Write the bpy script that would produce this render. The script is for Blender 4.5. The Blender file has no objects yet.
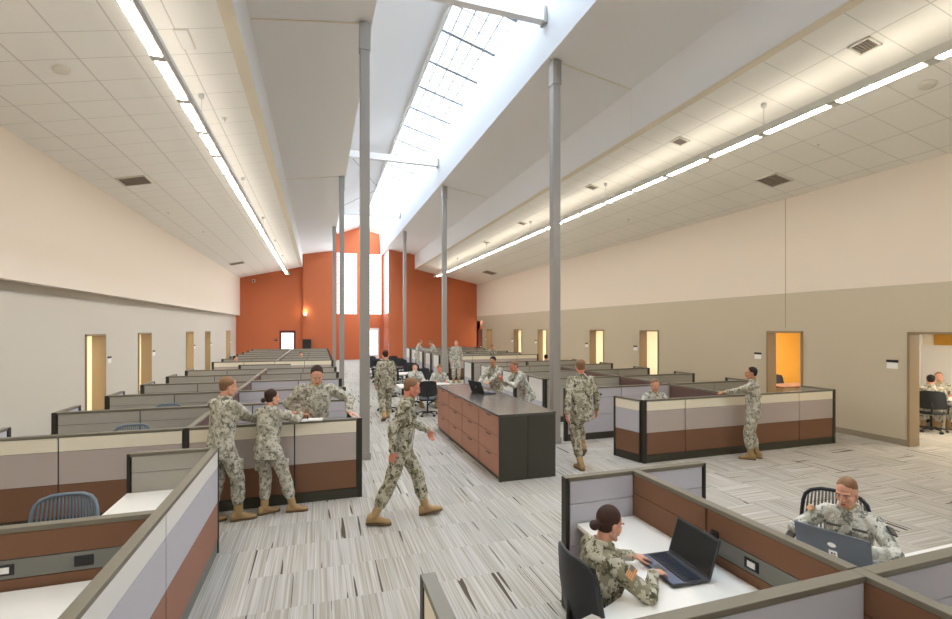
import bpy, bmesh, math, random
from mathutils import Vector, Matrix, noise
random.seed(4)
V = Vector
PI = math.pi
SC = bpy.context.scene
COL = SC.collection

# ------------------------------------------------------------------ materials
def lin(c):
    return tuple(((v / 255.0) / 12.92 if v / 255.0 <= 0.04045 else ((v / 255.0 + 0.055) / 1.055) ** 2.4) for v in c) + (1,)

def newmat(name):
    m = bpy.data.materials.new(name); m.use_nodes = True
    nt = m.node_tree; b = nt.nodes['Principled BSDF']
    return m, nt, b

def N(nt, typ, **kw):
    n = nt.nodes.new(typ)
    for k, v in kw.items():
        setattr(n, k, v)
    return n

def mat(name, c, rough=.6, metal=0., bump=0., scale=60., var=0., emit=0., spec=.5):
    m, nt, b = newmat(name)
    b.inputs['Base Color'].default_value = lin(c)
    b.inputs['Roughness'].default_value = rough
    b.inputs['Metallic'].default_value = metal
    b.inputs['Specular IOR Level'].default_value = spec
    tc = N(nt, 'ShaderNodeTexCoord')
    nz = N(nt, 'ShaderNodeTexNoise'); nz.inputs['Scale'].default_value = scale; nz.inputs['Detail'].default_value = 2
    nt.links.new(tc.outputs['Object'], nz.inputs['Vector'])
    if bump:
        bp = N(nt, 'ShaderNodeBump'); bp.inputs['Strength'].default_value = bump; bp.inputs['Distance'].default_value = .004
        nt.links.new(nz.outputs['Fac'], bp.inputs['Height']); nt.links.new(bp.outputs['Normal'], b.inputs['Normal'])
    mx = N(nt, 'ShaderNodeMix', data_type='RGBA'); v = var or .02
    a = lin(c); mx.inputs[6].default_value = tuple(q * (1 - v) for q in a[:3]) + (1,)
    mx.inputs[7].default_value = tuple(min(1, q * (1 + v)) for q in a[:3]) + (1,)
    nt.links.new(nz.outputs['Fac'], mx.inputs[0]); nt.links.new(mx.outputs[2], b.inputs['Base Color'])
    if emit:
        b.inputs['Emission Color'].default_value = lin(c); b.inputs['Emission Strength'].default_value = emit
    return m

def math_(nt, op, a, b=None):
    n = N(nt, 'ShaderNodeMath', operation=op)
    for i, q in enumerate((a, b)):
        if q is None: continue
        if isinstance(q, (int, float)): n.inputs[i].default_value = q
        else: nt.links.new(q, n.inputs[i])
    return n.outputs[0]

def carpet():
    m, nt, b = newmat('striped_carpet_tile'); L = nt.links.new
    b.inputs['Roughness'].default_value = .95; b.inputs['Specular IOR Level'].default_value = .15
    tc = N(nt, 'ShaderNodeTexCoord'); sp = N(nt, 'ShaderNodeSeparateXYZ'); L(tc.outputs['Object'], sp.inputs[0])
    x, y = sp.outputs[0], sp.outputs[1]
    S = .65
    ix = math_(nt, 'FLOOR', math_(nt, 'DIVIDE', x, S)); iy = math_(nt, 'FLOOR', math_(nt, 'DIVIDE', y, S))
    cv = N(nt, 'ShaderNodeCombineXYZ'); L(ix, cv.inputs[0]); L(iy, cv.inputs[1])
    wn = N(nt, 'ShaderNodeTexWhiteNoise', noise_dimensions='2D'); L(cv.outputs[0], wn.inputs['Vector'])
    r = wn.outputs['Value']
    # quarter-turned tiles in the right-hand part of the hall
    par = math_(nt, 'ABSOLUTE', math_(nt, 'MODULO', math_(nt, 'ADD', ix, iy), 2))
    far = math_(nt, 'GREATER_THAN', x, 4.55)
    turn = math_(nt, 'MULTIPLY', math_(nt, 'GREATER_THAN', par, .5), far)
    def pick(a, c):
        mx = N(nt, 'ShaderNodeMix', data_type='FLOAT'); L(turn, mx.inputs[0]); L(a, mx.inputs[2]); L(c, mx.inputs[3]); return mx.outputs[0]
    across, along = pick(x, y), pick(y, x)
    def streak(fa, fl, det, off):
        c = N(nt, 'ShaderNodeCombineXYZ')
        L(math_(nt, 'ADD', math_(nt, 'MULTIPLY', across, fa), math_(nt, 'MULTIPLY', r, 37 + off)), c.inputs[0])
        L(math_(nt, 'ADD', math_(nt, 'MULTIPLY', along, fl), math_(nt, 'MULTIPLY', r, 91 + off)), c.inputs[1])
        n = N(nt, 'ShaderNodeTexNoise', noise_dimensions='2D'); n.inputs['Scale'].default_value = 1; n.inputs['Detail'].default_value = det
        L(c.outputs[0], n.inputs['Vector']); return n.outputs['Fac']
    a = streak(38, .45, 2, 0); c = streak(120, 1.0, 1, 11); d = streak(20, .55, 0, 5)
    mixv = math_(nt, 'ADD', math_(nt, 'MULTIPLY', a, .62), math_(nt, 'MULTIPLY', c, .38))
    rp = N(nt, 'ShaderNodeValToRGB'); e = rp.color_ramp.elements
    e[0].position = .35; e[0].color = lin((160, 154, 142)); e[1].position = .68; e[1].color = lin((200, 197, 190))
    k = rp.color_ramp.elements.new(.47); k.color = lin((176, 172, 163)); k = rp.color_ramp.elements.new(.56); k.color = lin((184, 183, 180))
    L(mixv, rp.inputs[0])
    dk = math_(nt, 'GREATER_THAN', d, .815)
    mx = N(nt, 'ShaderNodeMix', data_type='RGBA'); L(dk, mx.inputs[0]); L(rp.outputs[0], mx.inputs[6]); mx.inputs[7].default_value = lin((92, 84, 72))
    hs = N(nt, 'ShaderNodeHueSaturation'); L(mx.outputs[2], hs.inputs['Color'])
    L(math_(nt, 'ADD', math_(nt, 'MULTIPLY', r, .12), .94), hs.inputs['Value'])
    L(hs.outputs[0], b.inputs['Base Color'])
    bp = N(nt, 'ShaderNodeBump'); bp.inputs['Strength'].default_value = .3; bp.inputs['Distance'].default_value = .004
    L(c, bp.inputs['Height']); L(bp.outputs[0], b.inputs['Normal'])
    return m

def ceiling_tiles(name, c, sx, sy, ox, oy):
    m, nt, b = newmat(name); L = nt.links.new
    b.inputs['Roughness'].default_value = .9
    tc = N(nt, 'ShaderNodeTexCoord'); sp = N(nt, 'ShaderNodeSeparateXYZ'); L(tc.outputs['Object'], sp.inputs[0])
    def line(v, s, o, w):
        q = math_(nt, 'FRACT', math_(nt, 'DIVIDE', math_(nt, 'ADD', v, 100 * s - o), s))
        return math_(nt, 'LESS_THAN', q, w / s)
    ln = math_(nt, 'MAXIMUM', line(sp.outputs[0], sx, ox, .02), line(sp.outputs[1], sy, oy, .014))
    mx = N(nt, 'ShaderNodeMix', data_type='RGBA'); L(ln, mx.inputs[0])
    nz = N(nt, 'ShaderNodeTexNoise'); nz.inputs['Scale'].default_value = 90; L(tc.outputs['Object'], nz.inputs['Vector'])
    m2 = N(nt, 'ShaderNodeMix', data_type='RGBA'); L(nz.outputs['Fac'], m2.inputs[0])
    a = lin(c); m2.inputs[6].default_value = tuple(q * .93 for q in a[:3]) + (1,); m2.inputs[7].default_value = tuple(min(1, q * 1.05) for q in a[:3]) + (1,)
    L(m2.outputs[2], mx.inputs[6]); mx.inputs[7].default_value = tuple(q * .72 for q in a[:3]) + (1,)
    L(mx.outputs[2], b.inputs['Base Color'])
    return m

def camo(name='camouflage_cloth', light=(202, 199, 186), mid=(166, 162, 146), dark=(122, 120, 106)):
    m, nt, b = newmat(name); L = nt.links.new
    b.inputs['Roughness'].default_value = .9; b.inputs['Specular IOR Level'].default_value = .15
    tc = N(nt, 'ShaderNodeTexCoord')
    sn = N(nt, 'ShaderNodeVectorMath', operation='SNAP'); sn.inputs[1].default_value = (.011, .011, .011)
    L(tc.outputs['Object'], sn.inputs[0])
    def nz(s, d, off):
        a = N(nt, 'ShaderNodeVectorMath', operation='ADD'); a.inputs[1].default_value = (off, off * .7, off * 1.3); L(sn.outputs[0], a.inputs[0])
        n = N(nt, 'ShaderNodeTexNoise'); n.inputs['Scale'].default_value = s; n.inputs['Detail'].default_value = d; n.inputs['Roughness'].default_value = .65
        L(a.outputs[0], n.inputs['Vector']); return n.outputs['Fac']
    r1 = N(nt, 'ShaderNodeValToRGB'); r1.color_ramp.interpolation = 'CONSTANT'
    e = r1.color_ramp.elements; e[0].position = 0; e[0].color = lin(mid); e[1].position = .49; e[1].color = lin(light)
    L(nz(13, 3, 3.1), r1.inputs[0])
    dk = math_(nt, 'GREATER_THAN', nz(18, 3, 9.7), .57)
    mx = N(nt, 'ShaderNodeMix', data_type='RGBA'); L(dk, mx.inputs[0]); L(r1.outputs[0], mx.inputs[6]); mx.inputs[7].default_value = lin(dark)
    L(mx.outputs[2], b.inputs['Base Color'])
    n2 = N(nt, 'ShaderNodeTexNoise'); n2.inputs['Scale'].default_value = 22; n2.inputs['Detail'].default_value = 3; L(tc.outputs['Object'], n2.inputs['Vector'])
    bp = N(nt, 'ShaderNodeBump'); bp.inputs['Strength'].default_value = .5; bp.inputs['Distance'].default_value = .02
    L(n2.outputs['Fac'], bp.inputs['Height']); L(bp.outputs[0], b.inputs['Normal'])
    return m

def glassmat(name, tint=(235, 242, 245), fac=.9):
    m, nt, b = newmat(name); L = nt.links.new
    t = N(nt, 'ShaderNodeBsdfTransparent'); t.inputs[0].default_value = lin(tint)
    b.inputs['Base Color'].default_value = lin((240, 244, 246)); b.inputs['Roughness'].default_value = .25
    mx = N(nt, 'ShaderNodeMixShader'); mx.inputs[0].default_value = fac
    L(b.outputs[0], mx.inputs[1]); L(t.outputs[0], mx.inputs[2]); L(mx.outputs[0], nt.nodes['Material Output'].inputs[0])
    return m

def emit(name, c, s):
    m, nt, b = newmat(name)
    b.inputs['Base Color'].default_value = (.8, .8, .8, 1)
    b.inputs['Emission Color'].default_value = lin(c); b.inputs['Emission Strength'].default_value = s
    return m

M = dict(
    carpet=carpet(),
    tileL=ceiling_tiles('ceiling_tile_left', (250, 248, 243), .72, .68, -3.47 % .72, 8.04 % .68),
    tileR=ceiling_tiles('ceiling_tile_right', (250, 248, 240), .96, .64, 7.65 % .96, 5.34 % .64),
    gyp=mat('painted_gypsum', (244, 242, 240), .8, bump=.1, scale=200),
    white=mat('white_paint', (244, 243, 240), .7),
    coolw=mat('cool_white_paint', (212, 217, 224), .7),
    beam=mat('beam_white_paint', (242, 241, 240), .7),
    beamtan=mat('beam_edge_cream', (232, 222, 200), .7),
    wallup=mat('upper_wall_cream', (232, 221, 207), .85, bump=.1, scale=150),
    wallL=mat('lower_wall_greige', (206, 200, 188), .85, bump=.1, scale=150),
    wallR=mat('lower_wall_khaki', (200, 190, 168), .85, bump=.1, scale=150),
    orange=mat('burnt_orange_paint', (198, 110, 70), .8, bump=.1, scale=150),
    yellow=mat('mustard_paint', (196, 144, 52), .8),
    trim=mat('taupe_baseboard', (150, 140, 122), .7),
    frame=mat('tan_door_frame', (150, 130, 100), .5),
    reddoor=mat('dark_red_door', (92, 26, 16), .5),
    steel=mat('grey_column_paint', (158, 154, 148), .45),
    cap=mat('taupe_panel_cap', (118, 112, 98), .4, spec=.4),
    core=mat('dark_panel_frame', (44, 40, 34), .6),
    post=mat('dark_end_post', (46, 42, 34), .5),
    base=mat('dark_panel_base', (62, 60, 48), .5),
    cream=mat('cream_fabric', (242, 234, 214), .9, bump=.35, scale=500, var=.05),
    whitef=mat('white_panel_laminate', (232, 230, 226), .6, bump=.2, scale=500),
    lilac=mat('lilac_grey_fabric', (194, 192, 200), .9, bump=.35, scale=500, var=.05),
    taupe=mat('taupe_fabric', (188, 176, 170), .9, bump=.35, scale=500, var=.05),
    gray=mat('grey_fabric', (172, 168, 158), .9, bump=.35, scale=500, var=.05),
    brown=mat('brown_fabric', (126, 90, 68), .9, bump=.4, scale=400, var=.08),
    rose=mat('rose_brown_fabric', (160, 116, 98), .9, bump=.4, scale=400, var=.08),
    mauve=mat('mauve_brown_fabric', (118, 92, 86), .9, bump=.4, scale=400, var=.08),
    race=mat('grey_raceway', (118, 118, 112), .5),
    desk=mat('white_laminate', (238, 236, 230), .35),
    deskedge=mat('desk_edge_grey', (150, 145, 132), .5),
    black=mat('black_plastic', (26, 27, 30), .45),
    darkg=mat('dark_grey_plastic', (58, 60, 64), .4),
    screen=mat('dark_screen_glass', (40, 42, 44), .12),
    lapback=mat('grey_laptop_lid', (92, 98, 106), .35, metal=.3),
    keyb=mat('keyboard_black', (34, 40, 56), .5),
    palm=mat('blue_grey_palm_rest', (84, 98, 124), .4),
    meshc=mat('blue_grey_chair_mesh', (110, 126, 140), .6),
    chairb=mat('black_chair_shell', (36, 38, 42), .5),
    cabside=mat('charcoal_cabinet_end', (62, 60, 50), .45),
    cabtop=mat('dark_laminate_top', (88, 84, 82), .22),
    drawer=mat('rose_brown_drawer_front', (172, 122, 100), .5),
    paper=mat('white_paper', (240, 240, 238), .7),
    vent=mat('dark_vent_grille', (146, 136, 124), .6),
    ventw=mat('white_vent_frame', (226, 222, 210), .6),
    fixture=mat('silver_fixture', (212, 212, 210), .35, metal=.2),
    lens=emit('fluorescent_lens', (255, 243, 228), 24.),
    up=emit('fluorescent_uplight', (255, 245, 230), 2.4),
    lampw=emit('office_lamp', (255, 238, 214), 30.),
    glass=glassmat('window_glass'),
    skyg=glassmat('skylight_glazing', (236, 240, 244), .88),
    muntin=mat('grey_muntin', (160, 164, 170), .5),
    camo=camo(), camow=camo('pale_camouflage_cloth', (212, 211, 202), (178, 178, 166), (128, 132, 124)),
    camod=camo('warm_camouflage_cloth', (190, 186, 168), (146, 140, 118), (92, 88, 70)),
    boot=mat('tan_suede_boot', (176, 146, 104), .9, bump=.4, scale=80, var=.1),
    sole=mat('brown_boot_sole', (112, 90, 64), .8),
    tan=mat('tan_undershirt', (190, 170, 110), .9),
    skin=mat('light_skin', (222, 166, 140), .5, var=.06, scale=20),
    skin2=mat('olive_skin', (196, 142, 106), .5, var=.06, scale=20),
    skin3=mat('ruddy_skin', (214, 140, 116), .5, var=.06, scale=20),
    hairb=mat('dark_brown_hair', (58, 36, 26), .8, bump=.5, scale=90, var=.3),
    hairk=mat('black_hair', (30, 24, 22), .8, bump=.5, scale=90, var=.3),
    hairl=mat('light_brown_hair', (134, 98, 66), .6, bump=.5, scale=90, var=.3),
    eyew=mat('eye_white', (225, 220, 214), .3), iris=mat('dark_iris', (46, 34, 28), .2),
    lip=mat('lip', (176, 96, 84), .5),
    red=mat('flag_tan_stripe', (196, 130, 84), .8), flagt=mat('flag_tan', (222, 178, 130), .8),
)

# ------------------------------------------------------------------ mesh builder
class MB:
    def __init__(s): s.v = []; s.f = []; s.sm = []
    def add(s, vs, fs, smooth=False):
        o = len(s.v); s.v += [tuple(p) for p in vs]
        for f in fs: s.f.append(tuple(i + o for i in f)); s.sm.append(smooth)
        return s
    def box(s, x0, x1, y0, y1, z0, z1):
        s.add([(x0,y0,z0),(x1,y0,z0),(x1,y1,z0),(x0,y1,z0),(x0,y0,z1),(x1,y0,z1),(x1,y1,z1),(x0,y1,z1)],
              [(0,3,2,1),(4,5,6,7),(0,1,5,4),(1,2,6,5),(2,3,7,6),(3,0,4,7)]); return s
    def obox(s, c, size, mx=None):
        mx = mx or Matrix.Identity(3); a, b, d = (q / 2 for q in size); c = V(c)
        s.add([c + mx @ V(p) for p in [(-a,-b,-d),(a,-b,-d),(a,b,-d),(-a,b,-d),(-a,-b,d),(a,-b,d),(a,b,d),(-a,b,d)]],
              [(0,3,2,1),(4,5,6,7),(0,1,5,4),(1,2,6,5),(2,3,7,6),(3,0,4,7)]); return s
    def prism(s, poly, z0, z1, mp=None):
        n = len(poly); mp = mp or (lambda x, y, z: (x, y, z))
        s.add([mp(x, y, z0) for x, y in poly] + [mp(x, y, z1) for x, y in poly],
              [tuple(range(n))[::-1], tuple(range(n, 2 * n))] + [(i, (i + 1) % n, n + (i + 1) % n, n + i) for i in range(n)]); return s
    def rings(s, rings, cap=True, smooth=True):
        n = len(rings[0]); vs = [p for r in rings for p in r]; fs = []
        for k in range(len(rings) - 1):
            for i in range(n):
                j = (i + 1) % n; fs.append((k*n+i, k*n+j, (k+1)*n+j, (k+1)*n+i))
        if cap: fs += [tuple(range(n))[::-1], tuple((len(rings)-1)*n + i for i in range(n))]
        s.add(vs, fs, smooth); return s
    def cap(s, p0, r0, p1, r1, n=12):
        p0, p1 = V(p0), V(p1); d = p1 - p0; L = d.length
        if L < 1e-6: return s.ell(p0, (r0, r0, r0))
        d /= L; a = d.orthogonal().normalized(); b = d.cross(a); R = []
        st = [(-1, 0)]
        for t in (-1., -.87, -.5, 0.):
            q = math.sqrt(max(0.0004, 1 - t * t)); R.append([p0 + d * (t * r0) + (a * math.cos(2*PI*i/n) + b * math.sin(2*PI*i/n)) * r0 * q for i in range(n)])
        for t in (0., .5, .87, 1.):
            q = math.sqrt(max(0.0004, 1 - t * t)); R.append([p1 + d * (t * r1) + (a * math.cos(2*PI*i/n) + b * math.sin(2*PI*i/n)) * r1 * q for i in range(n)])
        return s.rings(R)
    def ell(s, c, r, mx=None, n=14, m=9):
        c = V(c); mx = mx or Matrix.Identity(3); R = []
        for k in range(m):
            ph = -PI/2 + PI * (k + .12) / (m - 1 + .24) if 0 < k < m-1 else (-PI/2 + .03 if k == 0 else PI/2 - .03)
            R.append([c + mx @ V((r[0]*math.cos(ph)*math.cos(2*PI*i/n), r[1]*math.cos(ph)*math.sin(2*PI*i/n), r[2]*math.sin(ph))) for i in range(n)])
        return s.rings(R)
    def tube(s, pts, r, n=8, closed=False):
        pts = [V(p) for p in pts]; R = []; up = None
        for i, p in enumerate(pts):
            if closed: d = (pts[(i+1) % len(pts)] - pts[i-1]).normalized()
            else: d = (pts[min(i+1, len(pts)-1)] - pts[max(i-1, 0)]).normalized()
            a = d.orthogonal().normalized() if up is None else (up - d * up.dot(d)).normalized()
            up = a; b = d.cross(a); rr = r[i] if isinstance(r, (list, tuple)) else r
            R.append([p + (a * math.cos(2*PI*j/n) + b * math.sin(2*PI*j/n)) * rr for j in range(n)])
        if closed: R.append(R[0])
        return s.rings(R, cap=not closed)
    def mesh(s, name):
        me = bpy.data.meshes.new(name); me.from_pydata(s.v, [], s.f)
        me.polygons.foreach_set('use_smooth', s.sm); me.update(); return me

def link(name, me, m, parent=None, loc=None, rot=None, bev=0):
    o = bpy.data.objects.new(name, me); COL.objects.link(o)
    if m is not None and not me.materials: me.materials.append(M[m] if isinstance(m, str) else m)
    if parent is not None: o.parent = parent
    if loc is not None: o.location = loc
    if rot is not None: o.rotation_euler = rot
    if bev:
        b = o.modifiers.new('soft_edge', 'BEVEL'); b.width = bev; b.segments = 2; b.limit_method = 'ANGLE'
    return o

def build(mb, name, m, parent=None, loc=None, rot=None, bev=0): return link(name, mb.mesh(name), m, parent, loc, rot, bev)
def tag(o, label, cat, group=None):
    o['label'] = label; o['category'] = cat; o['kind'] = 'thing'
    if group: o['group'] = group
    return o
def thing(name, label, cat, loc=(0,0,0), rz=0, group=None):
    o = bpy.data.objects.new(name, None); COL.objects.link(o); o.empty_display_size = .1
    o.location = loc; o.rotation_euler = (0, 0, rz); return tag(o, label, cat, group)
def struct(mb, name, m, parent=None, bev=0):
    o = build(mb, name, m, parent, bev=bev)
    if parent is None: o['kind'] = 'structure'
    return o
def B(*a): return MB().box(*a)
def copy_tree(o, parent=None):
    c = o.copy(); COL.objects.link(c); c.parent = parent
    for ch in list(o.children): copy_tree(ch, c)
    return c
ORD = ['front', 'second', 'third', 'fourth', 'fifth', 'sixth', 'seventh', 'eighth', 'ninth', 'tenth', 'eleventh', 'twelfth', 'thirteenth', 'fourteenth', 'fifteenth', 'sixteenth']

# ------------------------------------------------------------------ camera
cd = bpy.data.cameras.new('camera'); cam = bpy.data.objects.new('camera', cd); COL.objects.link(cam)
cam.location = (0, 0, 2.5); cam.rotation_euler = (PI/2, 0, -math.atan(157/475.))
cd.sensor_width = 36; cd.lens = 475/952*36; cd.shift_y = 18.5/952; cd.clip_start = .05; cd.clip_end = 200
SC.camera = cam

# ------------------------------------------------------------------ shell
Y0, YE, YB, YR = -5.0, 38.0, 38.8, 35.5
XL, XLU, XR = -5.69, -5.43, 11.8
struct(B(-9.2, 16.0, Y0-.2, 39.2, -.2, 0), 'floor', 'carpet')
# ceilings (slabs .1 thick)
def slab(name, m, xa, za, xb, zb, y0, y1, t=.1):
    struct(MB().prism([(xa, za), (xb, zb), (xb, zb + t), (xa, za + t)], y0, y1, lambda x, y, z: (x, z, y)), name, m)
slab('ceiling_tile_left', 'tileL', XLU-.3, 6.14-.0676, -1.36, 7.06, Y0, YE)
slab('ceiling_tile_right', 'tileR', 7.0, 6.92, 12.1, 5.888, Y0, YR+.1)
slab('ceiling_slope_left', 'gyp', -1.17, 8.02, .98, 8.36, Y0, YE)
slab('ceiling_slope_right', 'gyp', 4.71, 8.36, 6.86, 8.02, Y0, YR+.1)
slab('ceiling_monitor_left', 'gyp', .90, 9.72, 3.05, 10.5, Y0, YB)
for q_, yy in enumerate((9.3, 18.95)):
    struct(MB().prism([(-1.16, 8.008), (.97, 8.345), (.97, 8.36), (-1.16, 8.022)], yy-.012, yy+.012, lambda x, y, z: (x, z, y)), 'trim_%d' % (4 + q_), 'beamtan')
    struct(MB().prism([(4.72, 8.345), (6.85, 8.008), (6.85, 8.022), (4.72, 8.36)], yy-.012, yy+.012, lambda x, y, z: (x, z, y)), 'trim_%d' % (6 + q_), 'beamtan')
    struct(B(6.852, 6.862, yy-.01, yy+.01, 6.96, 8.02), 'trim_%d' % (8 + q_), 'gyp')
# beam fascias
struct(B(-1.36, -1.17, Y0, YE, 7.10, 8.15), 'ceiling_beam_left', 'beam')
struct(B(-1.40, -1.16, Y0, YE, 7.06, 7.10), 'trim_1', 'beamtan')
struct(B(6.86, 7.02, Y0, YR, 6.96, 8.15), 'ceiling_beam_right', 'beam')
struct(B(6.85, 7.06, Y0, YR, 6.92, 6.96), 'trim_2', 'beamtan')
# monitor side walls
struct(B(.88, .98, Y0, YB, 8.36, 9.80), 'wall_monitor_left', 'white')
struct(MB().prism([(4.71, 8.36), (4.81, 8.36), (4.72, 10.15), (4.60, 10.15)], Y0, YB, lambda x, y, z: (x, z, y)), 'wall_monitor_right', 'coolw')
# skylight glazing
sk_m = -.43/1.55
def skz(x): return 10.5 + sk_m * (x - 3.05)
sky = thing('skylight', 'long glazed skylight with a grey muntin grid along the ridge', 'skylight', (0, 0, 0)); sky['kind'] = 'structure'; 
slabm = MB().prism([(3.05, skz(3.05)), (4.62, skz(4.62)), (4.62, skz(4.62)+.02), (3.05, skz(3.05)+.02)], Y0, YB, lambda x, y, z: (x, z, y))
build(slabm, 'pane', 'skyg', sky)
mb = MB(); y = 12.3 - 1.55 * 12
while y < YB:
    mb.prism([(3.05, skz(3.05)-.05), (4.62, skz(4.62)-.05), (4.62, skz(4.62)-.005), (3.05, skz(3.05)-.005)], y-.055, y+.055, lambda x, y, z: (x, z, y)); y += 1.55
build(mb, 'rafter', 'muntin', sky)
mb = MB(); y = 12.3 - 1.55 * 12
while y < YB:
    for k in (1/3, 2/3):
        mb.prism([(3.05, skz(3.05)-.015), (4.62, skz(4.62)-.015), (4.62, skz(4.62)-.003), (3.05, skz(3.05)-.003)], y+1.55*k-.018, y+1.55*k+.018, lambda x, y, z: (x, z, y))
    y += 1.55
for k in range(1, 5):
    x = 3.05 + 1.55 * k / 5
    mb.box(x-.018, x+.018, Y0, YB, skz(x)-.018, skz(x)-.004)
build(mb, 'muntin', 'muntin', sky)
mb = MB(); mb.box(3.02, 3.10, Y0, YB, 10.38, 10.49)
build(mb, 'sill', 'white', sky)
# transverse ties under the skylight + X rods
for i, yy in enumerate((-.35, 9.3, 18.95, 28.5)):
    t = thing('tie_beam', '%s white steel tie beam crossing under the skylight, counted from the front' % ('nearest', 'second', 'third', 'fourth')[i], 'beam', (2.84, yy, 9.23), 0, 'tie beams under the skylight')
    build(B(-1.85, 1.76, -.09, .09, -.13, .13), 'beam', 'beam', t, bev=.01)
    build(B(1.74, 1.80, -.11, .11, -.17, .17), 'end_plate', 'steel', t)
    if i == 2:
        r = MB()
        r.cap((-1.8, .1, .1), .012, (1.7, 9.2, .1), .012, 6); r.cap((1.7, .1, .1), .012, (-1.8, 9.2, .1), .012, 6)
        build(r, 'cross_rod', 'steel', t)
# lower + upper side walls with door openings
doorsL = [(14.69, 15.89), (18.44, 19.73), (24.42, 25.67), (28.18, 29.39), (34.12, 35.6)]
doorsR = [(4.75, 6.66), (8.95, 9.98), (14.39, 15.47), (17.91, 19.04), (23.37, 24.49), (26.73, 27.98), (32.04, 33.11)]
def wallrun(name, m, xa, xb, doors, ztop, zd, y0, y1, extra=()):
    mb = MB(); y = y0; holes = sorted([(a, b, zd) for a, b in doors] + list(extra))
    for a, b, z in holes:
        mb.box(xa, xb, y, a, 0, ztop); mb.box(xa, xb, a, b, z, ztop); y = b
    mb.box(xa, xb, y, y1, 0, ztop); struct(mb, name, m)
DT = .27
wallrun('wall_left_lower', 'wallL', XL-DT, XL, doorsL, 3.4, 2.34, Y0, YE)
wallrun('wall_right_lower', 'wallR', XR, XR+DT, doorsR, 3.42, 2.42, Y0, YR, [(34.15, 35.48, 3.05)])
struct(B(XL-DT, XLU, Y0, YE, 3.4, 6.3), 'wall_left_upper', 'wallup')
struct(B(XR-.005, XR+DT, Y0, YR, 3.42, 6.3), 'wall_right_upper', 'wallup')
struct(B(XR-.009, XR-.004, 9.42, 9.432, 2.5, 5.94), 'trim_3', 'trim')
struct(B(XL-DT, XR+DT, Y0-.2, Y0, 0, 11), 'wall_rear', 'wallL')
# end walls
mb = MB(); mb.box(XL-DT, -2.78, YE, YE+.15, 0, 8.6).box(-2.78, -1.67, YE, YE+.15, 2.31, 8.6).box(-1.67, -1.14, YE, YE+.15, 0, 8.6)
struct(mb, 'wall_end_left', 'orange')
struct(B(-1.14, 1.30, YE-.25, YE+.15, 0, 8.7), 'wall_end_left_bay', 'orange')
struct(B(1.15, 1.30, YE+.15, YB+.15, 0, 10.4), 'wall_end_bay_return', 'orange')
mb = MB()
mb.box(1.30, 4.93, YB, YB+.15, 8.42, 10.6)
mb.box(1.30, 3.72, YB, YB+.15, 0, 3.60).box(3.72, 4.60, YB, YB+.15, 2.5, 3.60).box(4.60, 5.08, YB, YB+.15, 0, 3.60)
mb.box(2.87, 3.20, YB, YB+.15, 3.60, 8.42).box(4.78, 5.08, YB, YB+.15, 3.60, 8.42)
struct(mb, 'wall_end_bay', 'orange')
mb = MB()
mb.box(4.93, 5.08, YR+.1, YB, 8.42, 10.4).box(4.93, 5.08, 38.55, YB, 0, 8.42).box(4.93, 5.08, YR+.1, 38.55, 2.5, 3.60)
mb.box(4.93, 5.08, YR+.1, YR+.3, 0, 8.42).box(4.93, 5.08, YR+1.1, 38.55, 0, 2.5)
struct(mb, 'wall_end_bay_right_return', 'orange')
struct(B(4.93, XR, YR, YR+.1, 0, 8.5), 'wall_end_right', 'orange')
struct(B(XR, 14, YR-.02, YR+.1, 0, 3.6), 'wall_end_nook', 'orange')
# end windows
def window(name, x0, x1, y0, y1, z0, z1, nx, nz, side=False):
    """glazed window in plane y (or plane x when side)"""
    w = thing(name, 'tall gridded window', 'window'); w['kind'] = 'structure'
    del w['label']; del w['category']
    if side: build(B(x0+.04, x0+.06, y0, y1, z0, z1), 'pane', 'glass', w)
    else: build(B(x0, x1, y0+.04, y0+.06, z0, z1), 'pane', 'glass', w)
    g = MB()
    for k in range(nz + 1):
        z = z0 + (z1 - z0) * k / nz
        if side: g.box(x0+.02, x0+.05, y0, y1, z-.015, z+.015)
        else: g.box(x0, x1, y0+.02, y0+.05, z-.015, z+.015)
    for k in range(nx + 1):
        if side: q = y0 + (y1 - y0) * k / nx; g.box(x0+.02, x0+.05, q-.015, q+.015, z0, z1)
        else: q = x0 + (x1 - x0) * k / nx; g.box(q-.015, q+.015, y0+.02, y0+.05, z0, z1)
    build(g, 'muntin', 'muntin', w)
window('window_1', 1.30, 2.87, YB, YB, 3.60, 8.42, 5, 16)
window('window_2', 3.20, 4.78, YB, YB, 3.60, 8.42, 5, 16)
window('window_3', 4.93, 4.93, YR+.3, 38.55, 3.60, 8.42, 5, 16, True)
window('window_4', 4.93, 4.93, YR+.3, YR+1.1, .05, 2.45, 1, 2, True)

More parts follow.
